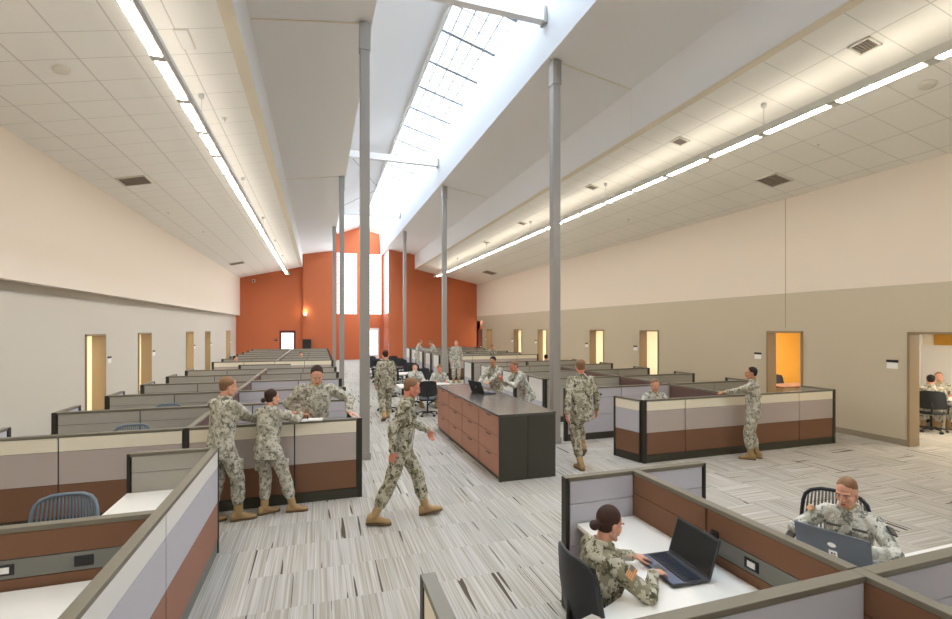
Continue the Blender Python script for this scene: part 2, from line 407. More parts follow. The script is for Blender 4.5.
# doors
def door_frame(n, x, a, b, z, sgn):
    """frame lining of an opening in the side wall whose face is at x"""
    d = thing('door_%d' % n, '', ''); del d['label']; del d['category']; d['kind'] = 'structure'
    x0, x1 = (x - .03, x + DT + .02) if sgn > 0 else (x - DT - .02, x + .03)
    f = MB()
    f.box(x0, x1, a, a + .05, 0, z).box(x0, x1, b - .05, b, 0, z).box(x0, x1, a, b, z - .05, z)
    build(f, 'frame', 'frame', d, bev=.006)
n = 1
for a, b in doorsL: door_frame(n, XL, a, b, 2.34, -1); n += 1
for a, b in doorsR: door_frame(n, XR, a, b, 2.42, 1); n += 1
def glazed_door(n, x0, x1, y, z, m, gm='glass'):
    d = thing('door_%d' % n, '', ''); del d['label']; del d['category']; d['kind'] = 'structure'
    build(MB().box(x0, x0+.13, y, y+.1, 0, z).box(x1-.13, x1, y, y+.1, 0, z).box(x0+.13, x1-.13, y, y+.1, z-.18, z).box(x0+.13, x1-.13, y, y+.1, 0, .35), 'frame', m, d)
    build(B(x0+.13, x1-.13, y+.04, y+.06, .35, z-.18), 'pane', gm, d)
    build(B(x0+.13, x1-.13, y-.03, y, 1.05, 1.10), 'push_bar', 'fixture', d)
glazed_door(n, -2.78, -1.67, YE, 2.31, 'reddoor'); n += 1
glazed_door(n, 3.72, 4.60, YB, 2.5, 'beam'); n += 1
d = thing('door_%d' % n, '', ''); del d['label']; del d['category']; d['kind'] = 'structure'
build(B(11.86, 12.9, YR-.07, YR-.02, 0, 2.4), 'door_leaf', 'reddoor', d); build(B(12.05, 12.15, YR-.12, YR-.07, 1.0, 1.06), 'handle', 'fixture', d)
# baseboards
def base(name, x, doors, y0, y1, s):
    mb = MB(); y = y0
    for a, b in list(doors) + [(y1, y1)]:
        mb.box(min(x, x - s*.015), max(x, x - s*.015), y, a, 0, .13); y = b
    struct(mb, name, 'trim')
base('baseboard_left', XL, doorsL, Y0, YE, -1)
base('baseboard_right', XR, doorsR + [(34.15, 35.42)], Y0, YR, 1)
# column bases/columns
for i, yy in enumerate((9.3, 18.95, 28.45)):
    for j, xx in enumerate((.83, 4.89)):
        t = thing('column', '%s square grey steel column, %s row under the skylight' % (('nearest', 'middle', 'farthest')[i], ('left', 'right')[j]), 'column', (xx, yy, 0), 0, 'columns holding up the skylight')
        w = .09
        build(B(-w, w, -w, w, .12, 7.84), 'shaft', 'steel', t, bev=.012)
        build(B(-w-.015, w+.015, -w-.015, w+.015, 0, .13), 'foot_plate', 'steel', t)
        build(B(-w-.012, w+.012, -w-.012, w+.012, 7.78, 8.30), 'capital', 'steel', t)

# office rooms behind the side walls
struct(B(-9.0, -8.9, Y0, YE, 0, 3.2), 'wall_left_office', 'cream')
struct(B(-8.95, XL-DT, Y0, YE, 2.7, 2.8), 'ceiling_left_office', 'white')
struct(B(15.9, 16.0, Y0, YR, 0, 3.2), 'wall_right_office', 'cream')
struct(B(XR+DT, 15.95, Y0, YR, 2.7, 2.8), 'ceiling_right_office', 'white')
mb = MB()
for y in (12.6, 17.1, 22.2, 27.0, 31.6): mb.box(-8.95, XL-DT, y-.06, y+.06, 0, 2.7)
struct(mb, 'wall_left_office_divider', 'cream')
mb = MB()
for y in (16.8, 21.4, 25.7, 30.4): mb.box(XR+DT, 15.95, y-.06, y+.06, 0, 2.7)
struct(mb, 'wall_right_office_divider', 'cream')
struct(MB().box(XR+DT, 15.95, 11.9, 12.02, 0, 2.7), 'wall_right_office_mustard', 'yellow')
struct(MB().box(XR+DT, 15.95, 8.62, 8.72, 0, 2.7), 'wall_meeting_room', 'whitef')
struct(MB().box(15.86, 15.9, 4.0, 8.35, 2.04, 2.7), 'wall_meeting_room_band', 'yellow')
struct(MB().box(15.84, 15.9, 6.6, 8.62, .1, 2.03).box(15.84, 15.9, 4.0, 6.59, .1, 2.03), 'wall_meeting_room_panel', 'whitef')
k = 0
for xs, ys, wh in ((-7.4, (15.0, 19.4, 24.6, 29.2, 34.6), 'left'), (13.9, (5.6, 10.2, 14.6, 19.0, 23.6, 28.0, 32.9), 'right')):
    for q, y in enumerate(ys):
        t = thing('office_ceiling_lamp', 'white recessed ceiling lamp inside the %s office on the %s side' % (ORD[q].replace('front', 'nearest'), wh), 'lamp', (xs, y, 2.7), 0, 'lamps in the side offices')
        build(B(-.32, .32, -.62, .62, -.03, 0), 'housing', 'fixture', t)
        build(B(-.28, .28, -.58, .58, -.04, -.03), 'lens', 'lampw', t)

# ------------------------------------------------------------------ ceiling things
def fixture(label, x, z, ya, yb, side, cables):
    t = thing('pendant_light', label, 'light', (x, ya, z), 0, 'linear pendant lights')
    L = yb - ya; w = .075
    build(MB().box(-w-.02, w+.02, 0, L, .012, .09), 'housing', 'fixture', t, bev=.008)
    rail = B(w+.02, w+.09, 0, L, -.014, .06) if side > 0 else B(-w-.06, -w-.02, 0, L, -.012, .12)
    build(rail, 'side_rail', 'fixture' if side > 0 else 'ventw', t, bev=.008)
    p = 1.3; k = 0
    lw = .052; lens = MB().box(-lw, lw, .09, p-.09, -.012, .012).mesh('lens'); br = MB().box(-w-.01, w+.01, -.07, .07, -.018, .012).mesh('bracket'); ul = MB().box(-w, w, .06, p-.06, .09, .096).mesh('uplight')
    while (k + 1) * p <= L:
        link('lens', lens, 'lens', t, (0, k*p, 0)); link('bracket', br, 'fixture', t, (0, k*p, 0)); link('uplight', ul, 'up', t, (0, k*p, 0)); k += 1
    for y in cables:
        if ya < y < yb:
            zc = (6.14 + .2254*(x+5.43)) if x < 0 else 6.95 - .2024*(x-6.86)
            build(MB().cap((0, y-ya, .08), .006, (0, y-ya, zc - z), .006, 6), 'cable', 'fixture', t)
            build(MB().cap((0, y-ya, zc-z-.04), .05, (0, y-ya, zc-z+.01), .05, 10), 'ceiling_cup', 'fixture', t)
fixture('long white linear pendant light over the left bank', -2.10, 6.2, 7.54-1.3*8, 35.4, 1, [4.9+5.2*i for i in range(-1, 7)])
fixture('long white linear pendant light over the right bank', 7.96, 6.15, 5.5-1.3*6, 33.4, -1, [6.8+5.2*i for i in range(-1, 6)])
mr, br_ = (.2254, 6.14+.2254*5.43), (-.2024, 6.95+.2024*6.86)
def ceil_at(x): return mr[0]*x+mr[1] if x < 3 else br_[0]*x+br_[1]
def on_ceiling(name, label, cat, x, y, group, parts):
    s = mr[0] if x < 3 else br_[0]
    t = thing(name, label, cat, (x, y, ceil_at(x)), 0, group); t.rotation_euler = (0, -math.atan(s), 0)
    for nm, mbx, mm in parts: build(mbx, nm, mm, t)
    return t
def vent_parts(a, b):
    g = MB()
    for i in range(6): g.box(-a+.04, a-.04, -b+.05+(2*b-.1)*i/5-.008, -b+.05+(2*b-.1)*i/5+.008, -.03, -.012)
    return [('frame', MB().box(-a, a, -b, -b+.03, -.03, 0).box(-a, a, b-.03, b, -.03, 0).box(-a, -a+.03, -b, b, -.03, 0).box(a-.03, a, -b, b, -.03, 0), 'ventw'),
            ('backing', B(-a+.02, a-.02, -b+.02, b-.02, -.012, -.002), 'vent'), ('louver', g, 'vent')]
on_ceiling('air_vent', 'dark square return vent high by the left wall', 'vent', -4.55, 14.5, 'ceiling vents', vent_parts(.33, .33))
on_ceiling('air_vent', 'dark square return vent high by the right wall', 'vent', 10.70, 8.85, 'ceiling vents', vent_parts(.30, .29))
for lb, x, y in (('small supply vent nearest the camera above the right pendant light', 7.80, 4.95), ('second small supply vent above the right pendant light', 7.80, 8.8), ('third small supply vent above the right pendant light', 7.82, 12.5), ('fourth small supply vent above the right pendant light', 7.82, 17.7), ('fifth small supply vent above the right pendant light', 7.85, 22.1)):
    on_ceiling('air_vent', lb, 'vent', x, y, 'ceiling vents', vent_parts(.15, .15))
on_ceiling('air_vent', 'dark vent far down the right ceiling near the end wall', 'vent', 10.7, 29.5, 'ceiling vents', vent_parts(.4, .5))
on_ceiling('air_vent', 'dark vent far down the left ceiling near the orange wall', 'vent', -4.6, 31.0, 'ceiling vents', vent_parts(.4, .4))
def disc(r, h): return MB().cap((0, 0, -h), r, (0, 0, -.005), r*1.0, 16) if False else MB().rings([[V((rr*math.cos(2*PI*i/18), rr*math.sin(2*PI*i/18), z)) for i in range(18)] for rr, z in ((r*.5, -h), (r*.9, -h*.8), (r, -h*.3), (r, 0))])
on_ceiling('smoke_detector', 'round white smoke detector on left tile ceiling', 'smoke detector', -3.79, 9.0, None, [('housing', disc(.12, .05), 'ventw')])
on_ceiling('smoke_detector', 'round cream smoke detector on right tile ceiling beside pendant light', 'smoke detector', 9.34, 5.0, None, [('housing', disc(.12, .05), 'ventw')])
for q, (x, y) in enumerate(((-4.7, 18.0), (-4.4, 21.5), (-1.9, 11.2), (9.9, 7.2), (10.2, 14.0), (9.5, 19.0))):
    on_ceiling('sprinkler_head', ('white sprinkler head by the left wall far behind the square vent', 'white sprinkler head on left ceiling, far past the square vent', 'white sprinkler head just right of the left pendant light',
        'white sprinkler head on right ceiling near the joint', 'white sprinkler head on right ceiling beyond the square vent', 'white sprinkler head far down the right ceiling')[q], 'sprinkler', x, y, 'sprinkler heads', [('plate', disc(.05, .02), 'ventw'), ('deflector', MB().cap((0,0,-.06), .012, (0,0,-.02), .012, 6), 'fixture')])
# access lamp panel beside left pendant
on_ceiling('troffer_light', 'small white ribbed ceiling troffer right of the left pendant light', 'light', -1.95, 8.3, None, [('frame', B(-.10, .10, -.26, .26, -.015, 0), 'ventw'), ('diffuser', B(-.08, .08, -.24, .24, -.02, -.015), 'white')])
# camera dome + sconce + card reader on end wall
t = thing('security_camera', 'small grey security camera high on the orange end wall', 'camera', (-4.52, YE-.02, 5.94))
build(B(-.1, .1, -.02, .02, -.1, .1), 'mount', 'ventw', t); build(MB().cap((0, -.06, 0), .07, (0, -.22, -.04), .06), 'housing', 'darkg', t)
t = thing('wall_sconce', 'small glowing uplight sconce on the orange end wall', 'light', (-1.0, YE-.25, 3.45))
build(MB().prism([(-.14, 0), (.14, 0), (.10, -.16), (-.10, -.16)], -.08, .08, lambda x, y, z: (x, y, z)), 'shade', 'ventw', t)
build(B(-.08, .08, -.12, -.03, .082, .09), 'lamp', 'lens', t)
ld = bpy.data.lights.new('sconce_glow', 'POINT'); ld.energy = 8; ld.color = (1, .75, .45); ld.shadow_soft_size = .08
lo = bpy.data.objects.new('sconce_glow', ld); COL.objects.link(lo); lo.location = (-1.0, YE-.45, 3.75)
t = thing('card_reader', 'small dark card reader beside the red glazed door', 'card reader', (-3.02, YE, 1.62))
build(B(-.09, .09, -.03, 0, -.08, .08), 'housing', 'darkg', t); build(B(-.03, .03, -.035, -.03, .02, .05), 'indicator', 'ventw', t)
t = thing('equipment_cabinet', 'tall black equipment cabinet against the orange end wall', 'cabinet', (-.85, 37.3, 0))
build(B(-.3, .3, -.25, .25, .06, 1.67), 'body', 'black', t, bev=.01); build(B(-.26, .26, -.27, -.25, .1, 1.6), 'door', 'chairb', t); build(B(-.28, .28, -.23, .23, 0, .06), 'plinth', 'core', t)

# door signs
def sign(label, x, y, z, s):
    t = thing('door_sign', label, 'sign', (x, y, z), 0, 'room signs beside the office doors')
    a, b = (x, x) if 0 else (0, 0)
    o1 = B(-.02, 0, -.11, .11, .035, .09) if s > 0 else B(0, .02, -.11, .11, .035, .09)
    o2 = B(-.015, 0, -.105, .105, -.10, .035) if s > 0 else B(0, .015, -.105, .105, -.10, .035)
    build(o1, 'nameplate', 'black', t); build(o2, 'plate', 'paper', t)
for q, (a, b) in enumerate(doorsR):
    sign('black and white room sign beside the %s doorway on the right wall' % ('widest', 'mustard', 'third', 'fourth', 'fifth', 'sixth', 'farthest')[q], XR, b + .28, 1.72, 1)
for q, (a, b) in enumerate(doorsL):
    sign('black and white room sign beside the %s doorway on the left wall' % ('nearest', 'second', 'third', 'fourth', 'farthest')[q], XL, b + .28, 1.60, -1)

# ------------------------------------------------------------------ partitions
HP = 1.17
SPEC = {
    'tri': [(.15, .555, 'brown'), (.555, .962, 'taupe'), (.962, 1.135, 'cream')],
    'tril': [(.15, .555, 'brown'), (.555, .962, 'lilac'), (.962, 1.135, 'cream')],
    'triw': [(.15, .57, 'rose'), (.57, .962, 'lilac'), (.962, 1.135, 'whitef')],
    'gray': [(.15, .555, 'gray'), (.555, .962, 'gray'), (.962, 1.135, 'gray')],
    'lil': [(.15, .83, 'lilac'), (.83, .962, 'lilac'), (.962, 1.135, 'lilac')],
    'lil2': [(.15, .555, 'lilac'), (.555, .93, 'lilac'), (.93, 1.135, 'lilac')],
    'brown': [(.15, .555, 'brown'), (.555, .962, 'brown'), (.962, 1.135, 'brown')],
    'mauve': [(.15, .555, 'mauve'), (.555, .962, 'mauve'), (.962, 1.135, 'mauve')],
    'work': [(.15, .83, 'brown'), (.83, .962, 'race'), (.962, 1.135, 'brown')],
    'x': [],
    'white': [(.15, .555, 'lilac'), (.555, .962, 'whitef'), (.962, 1.135, 'whitef')],
}
_cache = {}
def boxmesh(name, *d):
    k = (name,) + tuple(round(q, 4) for q in d)
    if k not in _cache: _cache[k] = {}
    return _cache[k]
def cbox(name, m, parent, dims, loc=(0,0,0), bev=0):
    c = boxmesh(name, *dims)
    if m not in c: c[m] = B(*dims).mesh(name)
    return link(name, c[m], m, parent, loc, bev=bev)
def panel(label, p0, p1, right='gray', left='gray', posts=(1, 1), n=None, group=None, cuts=None, outlets=(), capm='cap', h=HP, basem='base'):
    """partition run from p0 to p1; 'right' is the face on the right-hand side walking from p0 to p1"""
    p0, p1 = V(p0 + (0,)), V(p1 + (0,)); d = p1 - p0; L = d.length
    t = thing('cubicle_partition', label, 'partition', p0, math.atan2(d.y, d.x), group)
    cuts = cuts or [L * i / (n or max(1, round(L / 1.15))) for i in range(1, (n or max(1, round(L / 1.15))))]
    T = .035
    cbox('frame', 'core', t, (.005, L-.005, -.018, .018, .02, h-.04))
    cbox('base_rail', basem, t, (.004, L-.004, -.028, .028, 0, .14))
    cbox('top_cap', capm, t, (0, L, -T-.004, T+.004, h-.035, h), bev=.004)
    pw = [(.03 if 0 < q < 1 else .07) for q in posts]
    a = pw[0] if posts[0] else 0; b = L - (pw[1] if posts[1] else 0)
    if posts[0]: cbox('end_post', 'post', t, (-.006, pw[0]-.006, -T-.006, T+.006, 0, h-.004))
    if posts[1]: cbox('end_post', 'post', t, (L-pw[1]+.006, L+.006, -T-.006, T+.006, 0, h-.004))
    xs = [a] + [c for c in cuts if a + .1 < c < b - .1] + [b]
    for k in range(len(xs) - 1):
        u, w = xs[k] + .009, xs[k+1] - .009
        for sp, sg in ((right, -1), (left, 1)):
            spec = sp[min(k, len(sp)-1)] if isinstance(sp, (list, tuple)) else sp
            for z0, z1, m in SPEC[spec]:
                cbox('raceway' if m == 'race' else 'fabric_tile', m, t, (0, w-u, -T if sg < 0 else .008, -.008 if sg < 0 else T, z0+.003, z1-.003), (u, 0, 0))
    for x, sg, mm in outlets:
        y = sg * T
        o = cbox('outlet', 'black', t, (-.055, .055, -.006, .006, -.035, .035), (x, y, .895))
        cbox('socket', mm, o, (-.03, .03, -.004, .004, -.02, .02), (0, sg*.006, 0))
    return t
LG = 'grey cubicle partitions of the left bank'; RG = 'grey cubicle partitions of the right bank'
# left bank
rows = [7.25 + 1.95 * k for k in range(14)]
SPX = -1.65
for k, y in enumerate(rows):
    nm = ORD[k]
    if k == 0:
        panel('tan, taupe and brown front partition at the far left, chair back showing before it', (-4.0, y), (SPX, y), 'tri', 'gray', (1, 1), cuts=[.93])
        panel('front partition where three people in uniform gather, cream, lilac and brown', (SPX, y), (.60, y), 'tri', 'gray', (0, 1), cuts=[1.32])
        continue
    if k == 7:
        panel('long cream topped partition crossing midway down the left bank', (-3.98, y), (.57, y), 'tri', 'gray', (1, 1), n=4); continue
    if k == 6:
        panel('short grey partition just in front of the cream one, left bank', (-2.75, y), (-1.0, y), 'gray', 'gray', (1, 0), n=1, group=LG); continue
    ft = 'gray'
    panel('grey partition, left half of the %s row of the left bank' % nm, (-3.98, y), (SPX-.04, y), ft, ft, (1, 0), cuts=[1.18], group=LG)
    panel('grey partition, right half of the %s row of the left bank, beside the aisle' % nm, (SPX+.04, y), (.57, y), 'gray' if k > 3 else 'lil', ft, (0, 1), cuts=[.5 if k < 3 else 1.1], group=LG)
    if k < 8 and True:
        w = panel('short wing partition at the left end of the %s row, left bank' % nm, (-3.94, y+.04), (-3.94, y+.72), 'lil', 'gray', (0, 1), n=1, group='wing partitions of the left bank')
panel('short wing partition at the left edge behind the front partition', (-3.97, 7.29), (-3.97, 8.02), 'lil', 'gray', (0, 1), n=1, group='wing partitions of the left bank')
for a in range(0, 5):
    panel('lengthwise mauve spine partition between the %s and %s rows, left bank' % (ORD[a], ORD[a+1]), (SPX, rows[a]+.04), (SPX, rows[a+1]-.04), 'mauve', 'gray', (0, 0), n=2, group='spine partitions of the left bank')
for a in range(7, 13):
    panel('lengthwise mauve spine partition between the %s and %s rows, left bank' % (ORD[a], ORD[a+1]), (SPX, rows[a]+.04), (SPX, rows[a+1]-.04), 'mauve', 'gray', (0, 0), n=2, group='spine partitions of the left bank')
# near-left workstation
LX = -1.10
panel('long lengthwise partition beside the aisle, white and lilac over rose brown', (LX, 2.0), (LX, 5.93), 'triw', 'gray', (0, .5), cuts=[2.02], basem='race', )
panel('short grey tiled partition closing the back of the nearest left desk', (-1.92, 5.95), (LX-.04, 5.95), 'gray', 'gray', (.5, 0), n=1)
panel('brown partition with grey power strip across the nearest left desk', (-3.6, 4.0), (LX-.04, 4.0), 'work', 'gray', (0, 0), cuts=[.5], outlets=((1.62, -1, 'paper'), (2.06, -1, 'black')))
# near-right workstation cluster
RX = 2.82
panel('lilac tiled wing partition behind the woman typing at the laptop', (2.08, 3.78), (RX-.035, 3.78), 'lil2', 'gray', (.5, 0), n=1)
panel('brown lengthwise partition with grey power strip beside the open laptop', (RX, 1.85), (RX, 3.81), 'brown', ['work', 'brown'], (0, 0), cuts=[1.02], outlets=((.62, 1, 'paper'),))
panel('short lilac wing partition projecting right behind the brown lengthwise partition', (RX+.04, 3.78), (3.62, 3.78), 'lil2', 'gray', (0, .5), n=1)
panel('lilac partition across the bottom of the picture, near side of the typing desk', (1.0, 1.80), (RX-.04, 1.80), 'lil2', 'gray', (0, 0), cuts=[.3])
panel('grey and lilac partition at the lower right corner, before the grey laptop', (RX+.04, 1.80), (5.2, 1.80), 'lil2', 'gray', (0, 0), cuts=[1.2])
panel('brown lengthwise partition at the bottom right corner', (RX, .2), (RX, 1.84), 'brown', 'brown', (0, 0), cuts=[.8])
panel('end of a tan partition standing alone low in the aisle', (.56, 1.2), (.56, 2.53), 'gray', 'tri', (0, 1), n=1)

# right bank
RXA, RXB, RXC = 5.62, 7.95, 10.5
panel('wide cream, taupe and brown front partition, man in uniform leaning on it', (5.68, 7.38), (10.64, 7.38), 'tri', 'gray', (1, 1), cuts=[.95, 3.9])
panel('short cream, lilac and brown side partition at the front corner of the right bank', (5.67, 7.42), (5.54, 8.02), 'gray', 'tril', (0, .5), n=1)
rrows = [9.35, 11.30, 13.30, 15.40, 17.5]
for k, y in enumerate(rrows):
    nm = ORD[k+1]
    panel('grey partition, left half of the %s row of the right bank' % nm, (5.15 if k == 0 else RXA, y), (RXB-.04 if k < 3 else RXB, y), 'gray' if k else 'lil2', 'gray', (1, 0 if k < 3 else 1), cuts=[1.45], group=RG)
    panel('grey partition, right half of the %s row of the right bank' % nm, (RXB+.04, y), (RXC, y), 'gray', 'gray', (0, 1), cuts=[1.3], group=RG)
    panel('short wing partition at the wall end of the %s row, right bank' % nm, (RXC-.04, y+.04), (RXC-.04, y+.72), 'gray', 'gray', (0, 1), n=1, group='wing partitions of the right bank')
    if k: panel('pale wing partition at the aisle end of the %s row, right bank' % nm, (RXA+.0, y+.04), (RXA, y+.95), 'gray', 'white', (0, 1), n=1, group='wing partitions of the right bank')
panel('short wing partition at the wall end of the front row, right bank', (10.62, 7.44), (10.62, 8.1), 'gray', 'gray', (0, 0), n=1, group='wing partitions of the right bank')
sp = [7.44, 9.39, 11.34, 13.34, 15.44]
for k in range(4):
    panel('mauve lengthwise partition between the %s and %s rows, right bank' % (ORD[k], ORD[k+1]), (RXB, sp[k]), (RXB, ([9.31] + rrows[1:])[k]-.04), 'gray', 'mauve', (0, 0), n=2, group='spine partitions of the right bank')
panel('cream topped partition across the right bank beyond the two men at the laptop', (5.9, 22.0), (10.6, 22.0), 'tri', 'gray', (1, 1), n=4)
for k, y in enumerate((24.0, 25.9, 27.9, 29.9, 31.9)):
    panel('grey partition, %s row of the far part of the right bank' % ORD[k+1], (RXA+.1, y), (10.5, y), 'gray', 'gray', (1, 1), n=4, group=RG)
    panel('white wing partition at the aisle end of the %s far row, right bank' % ORD[k+1], (RXA, y-1.3), (RXA, y-.05), 'gray', 'white', (1, 1), n=1, group='wing partitions of the right bank')
for k in range(4):
    panel('mauve lengthwise partition after the %s far row, right bank' % ORD[k+1], (RXB, 24.04+1.97*k), (RXB, 25.8+1.97*k), 'gray', 'mauve', (0, 0), n=2, group='spine partitions of the right bank')

# ------------------------------------------------------------------ desks
DZ = .76
def arc(cx, cy, r, a0, a1, n=10): return [(cx + r*math.cos(math.radians(a0+(a1-a0)*i/n)), cy + r*math.sin(math.radians(a0+(a1-a0)*i/n))) for i in range(n+1)]
def desk(label, poly, legs, group=None):
    t = thing('desk', label, 'desk', (poly[0][0], poly[0][1], 0), 0, group)
    ox, oy = poly[0]
    q = [(x-ox, y-oy) for x, y in poly]
    build(MB().prism(q, DZ-.035, DZ), 'worksurface', 'desk', t, bev=.004)
    build(MB().prism([(x*1.0, y*1.0) for x, y in q], DZ-.05, DZ-.035), 'underside', 'deskedge', t)
    for x, y in legs:
        build(B(x-ox-.03, x-ox+.03, y-oy-.22, y-oy+.22, 0, DZ-.05), 'leg', 'race', t)
    return t
desk('white L shaped desk with a curved edge where the woman types', [(2.78, 3.73), (2.18, 3.73), (2.16, 3.2), (2.10, 2.92)] + [(1.98, 2.74), (1.86, 2.63), (1.7, 2.56), (1.48, 2.50), (1.05, 2.47), (1.05, 1.85), (2.78, 1.85)], [(2.3, 3.45), (1.2, 2.15)])
desk('white L shaped desk under the grey lidded laptop', [(2.87, 3.73), (2.87, 1.85), (5.15, 1.85), (5.15, 2.44), (4.0, 2.44), (3.78, 2.5), (3.62, 2.66), (3.5, 2.95), (3.48, 3.73)], [(3.3, 3.45), (4.9, 2.15)])
desk('white desk top tucked behind the long aisle partition, nearest left station', [(-1.145, 5.9), (-1.92, 5.9), (-1.92, 5.3), (-1.86, 4.9), (-1.86, 4.05), (-1.145, 4.05)], [(-1.7, 5.6)])
desk('white desk in the lower left corner under the power strip', [(-1.145, 3.95), (-3.5, 3.95), (-3.5, 3.2), (-1.8, 3.2), (-1.8, 2.1), (-1.145, 2.1)], [(-3.2, 3.6), (-1.5, 2.4)])
for (x, y) in ((2.70, 2.32), (-2.35, 3.86)):
    t = thing('cable_grommet', 'black cable grommet on the white desk %s' % ('beside the power strip, right' if x > 0 else 'in the lower left corner'), 'grommet', (x, y, DZ))
    build(B(-.05, .05, -.03, .03, 0, .012), 'cover', 'black', t); build(B(-.02, .02, -.005, .02, .012, .018), 'flap', 'darkg', t)
t = thing('pedestal_cabinet', 'brown pedestal cabinet under the desk behind the typing woman', 'cabinet', (2.42, 3.5, 0))
build(B(-.2, .2, -.2, .2, 0.03, .68), 'body', 'brown', t); build(B(-.215, -.2, -.18, .18, .36, .66), 'drawer', 'rose', t); build(B(-.23, -.215, -.05, .05, .6, .615), 'handle', 'darkg', t)

# ------------------------------------------------------------------ filing cabinets + counter
cx0, cx1, cy0, cy1 = 2.76, 3.80, 7.2, 11.5
for side in (0, 1):
    for k in range(4):
        ya = cy0 + .02 + (cy1 - cy0 - .04) * k / 4; yb = cy0 + .02 + (cy1 - cy0 - .04) * (k + 1) / 4
        xm = (cx0 + cx1) / 2
        t = thing('filing_cabinet', ('rose brown three drawer filing cabinet, %s from the camera, aisle side' if side == 0 else 'filing cabinet backing onto the %s one, far side of the counter') % ('first', 'second', 'third', 'fourth')[k], 'cabinet', ((cx0+.03) if side == 0 else (cx1-.03), ya, 0), 0, 'lateral filing cabinets under the counter')
        s = 1 if side == 0 else -1; w = xm - cx0 - .035; L = yb - ya
        def bx(a, b, *r): return B(min(a, b), max(a, b), *r)
        build(bx(s*.02, s*w, .004, L-.004, 0.0, 1.055), 'carcass', 'cabside', t)
        zs = [.06, .39, .72, 1.045] 
        for j in range(3):
            f = build(bx(0, s*.02, .012, L-.012, zs[j]+.005, zs[j+1]-.005), 'drawer', 'drawer', t, bev=.003)
            build(bx(-s*.012, s*.002, L/2-.1, L/2+.1, zs[j+1]-.05, zs[j+1]-.032), 'handle', 'cabside', f)
t = thing('countertop', 'long dark laminate countertop over the filing cabinets', 'countertop', (cx0, cy0, 0))
build(B(0, cx1-cx0, -.015, cy1-cy0+.015, 1.058, 1.09), 'top', 'cabtop', t, bev=.004)
t = thing('end_panel', 'charcoal end panel closing the near end of the filing cabinets', 'panel', (cx0, cy0, 0))
build(B(.01, .515, -.012, .016, 0, 1.055), 'panel', 'cabside', t, bev=.003); build(B(.525, 1.03, -.012, .016, 0, 1.055), 'panel', 'cabside', t, bev=.003)

# ------------------------------------------------------------------ laptops
def laptop(label, loc, az, tilt=105, w=.40, dp=.27, lid='lapback', stickers=False, scr='screen'):
    """user sits at local -y side looking +y"""
    t = thing('laptop', label, 'laptop', loc, -math.radians(az))
    build(B(-w/2, w/2, -dp/2, dp/2, .006, .026), 'base', 'darkg', t, bev=.004)
    build(B(-w/2+.01, w/2-.01, -dp/2+.005, -dp/2+.09, .026, .028), 'palm_rest', 'palm', t)
    k = MB()
    for r in range(6):
        for c in range(14):
            x = -w/2+.025 + c*(w-.05)/14; y = -dp/2+.10 + r*.024
            k.box(x, x+(w-.05)/14-.004, y, y+.020, .026, .031)
    build(k, 'keyboard', 'keyb', t); build(B(-.05, .05, -dp/2+.02, -dp/2+.075, .028, .029), 'touchpad', 'darkg', t)
    a = math.radians(tilt - 90); h = .27; hy = dp/2
    l = link('lid', MB().box(-w/2, w/2, -.006, .008, 0, h).mesh('lid'), lid, t, (0, hy, .024), (-a, 0, 0), bev=.004)
    build(B(-w/2+.012, w/2-.012, -.0075, -.0055, .02, h-.015), 'screen', scr, l)
    build(MB().cap((-w/2+.04, 0, 0), .009, (w/2-.04, 0, 0), .009, 8), 'hinge', 'black', l)
    build(B(-.03, .03, -.0085, -.0075, h-.011, h-.006), 'webcam_bezel', 'black', l)
    for x in (-w/2+.03, w/2-.03):
        build(B(x-.015, x+.015, -dp/2+.02, dp/2-.02, 0, .006), 'rubber_foot', 'black', t)
    if stickers:
        build(MB().rings([[V((.026*math.cos(2*PI*i/20), q, h*.60+.018*math.sin(2*PI*i/20))) for i in range(20)] for q in (.0082, .0088)], smooth=False), 'emblem', 'paper', l)
        build(B(-.030, .022, .0082, .0088, h*.20, h*.44), 'sticker', 'paper', l)
        build(B(-.022, .014, .0089, .0092, h*.25, h*.31), 'sticker_stripe', 'red', l)
        build(MB().box(-.018, -.008, .0089, .0092, h*.33, h*.38).box(-.003, .01, .0089, .0092, h*.33, h*.38), 'sticker_mark', 'black', l)
    else:
        build(MB().rings([[V((.016*math.cos(2*PI*i/20), q, h*.5+.016*math.sin(2*PI*i/20))) for i in range(20)] for q in (.0082, .0088)], smooth=False), 'emblem', 'fixture', l)
    return t
laptop('black open laptop the seated woman types on', (2.40, 2.80, DZ), 94, 108, w=.44, dp=.29, lid='darkg')
laptop('large grey laptop seen from its lid, emblem and sticker on it', (3.68, 2.50, DZ), 252, 104, w=.46, dp=.28, stickers=True)
laptop('black laptop open on the dark counter between two men', (3.40, 9.75, 1.09), 255, 112, w=.50, dp=.3, lid='black')

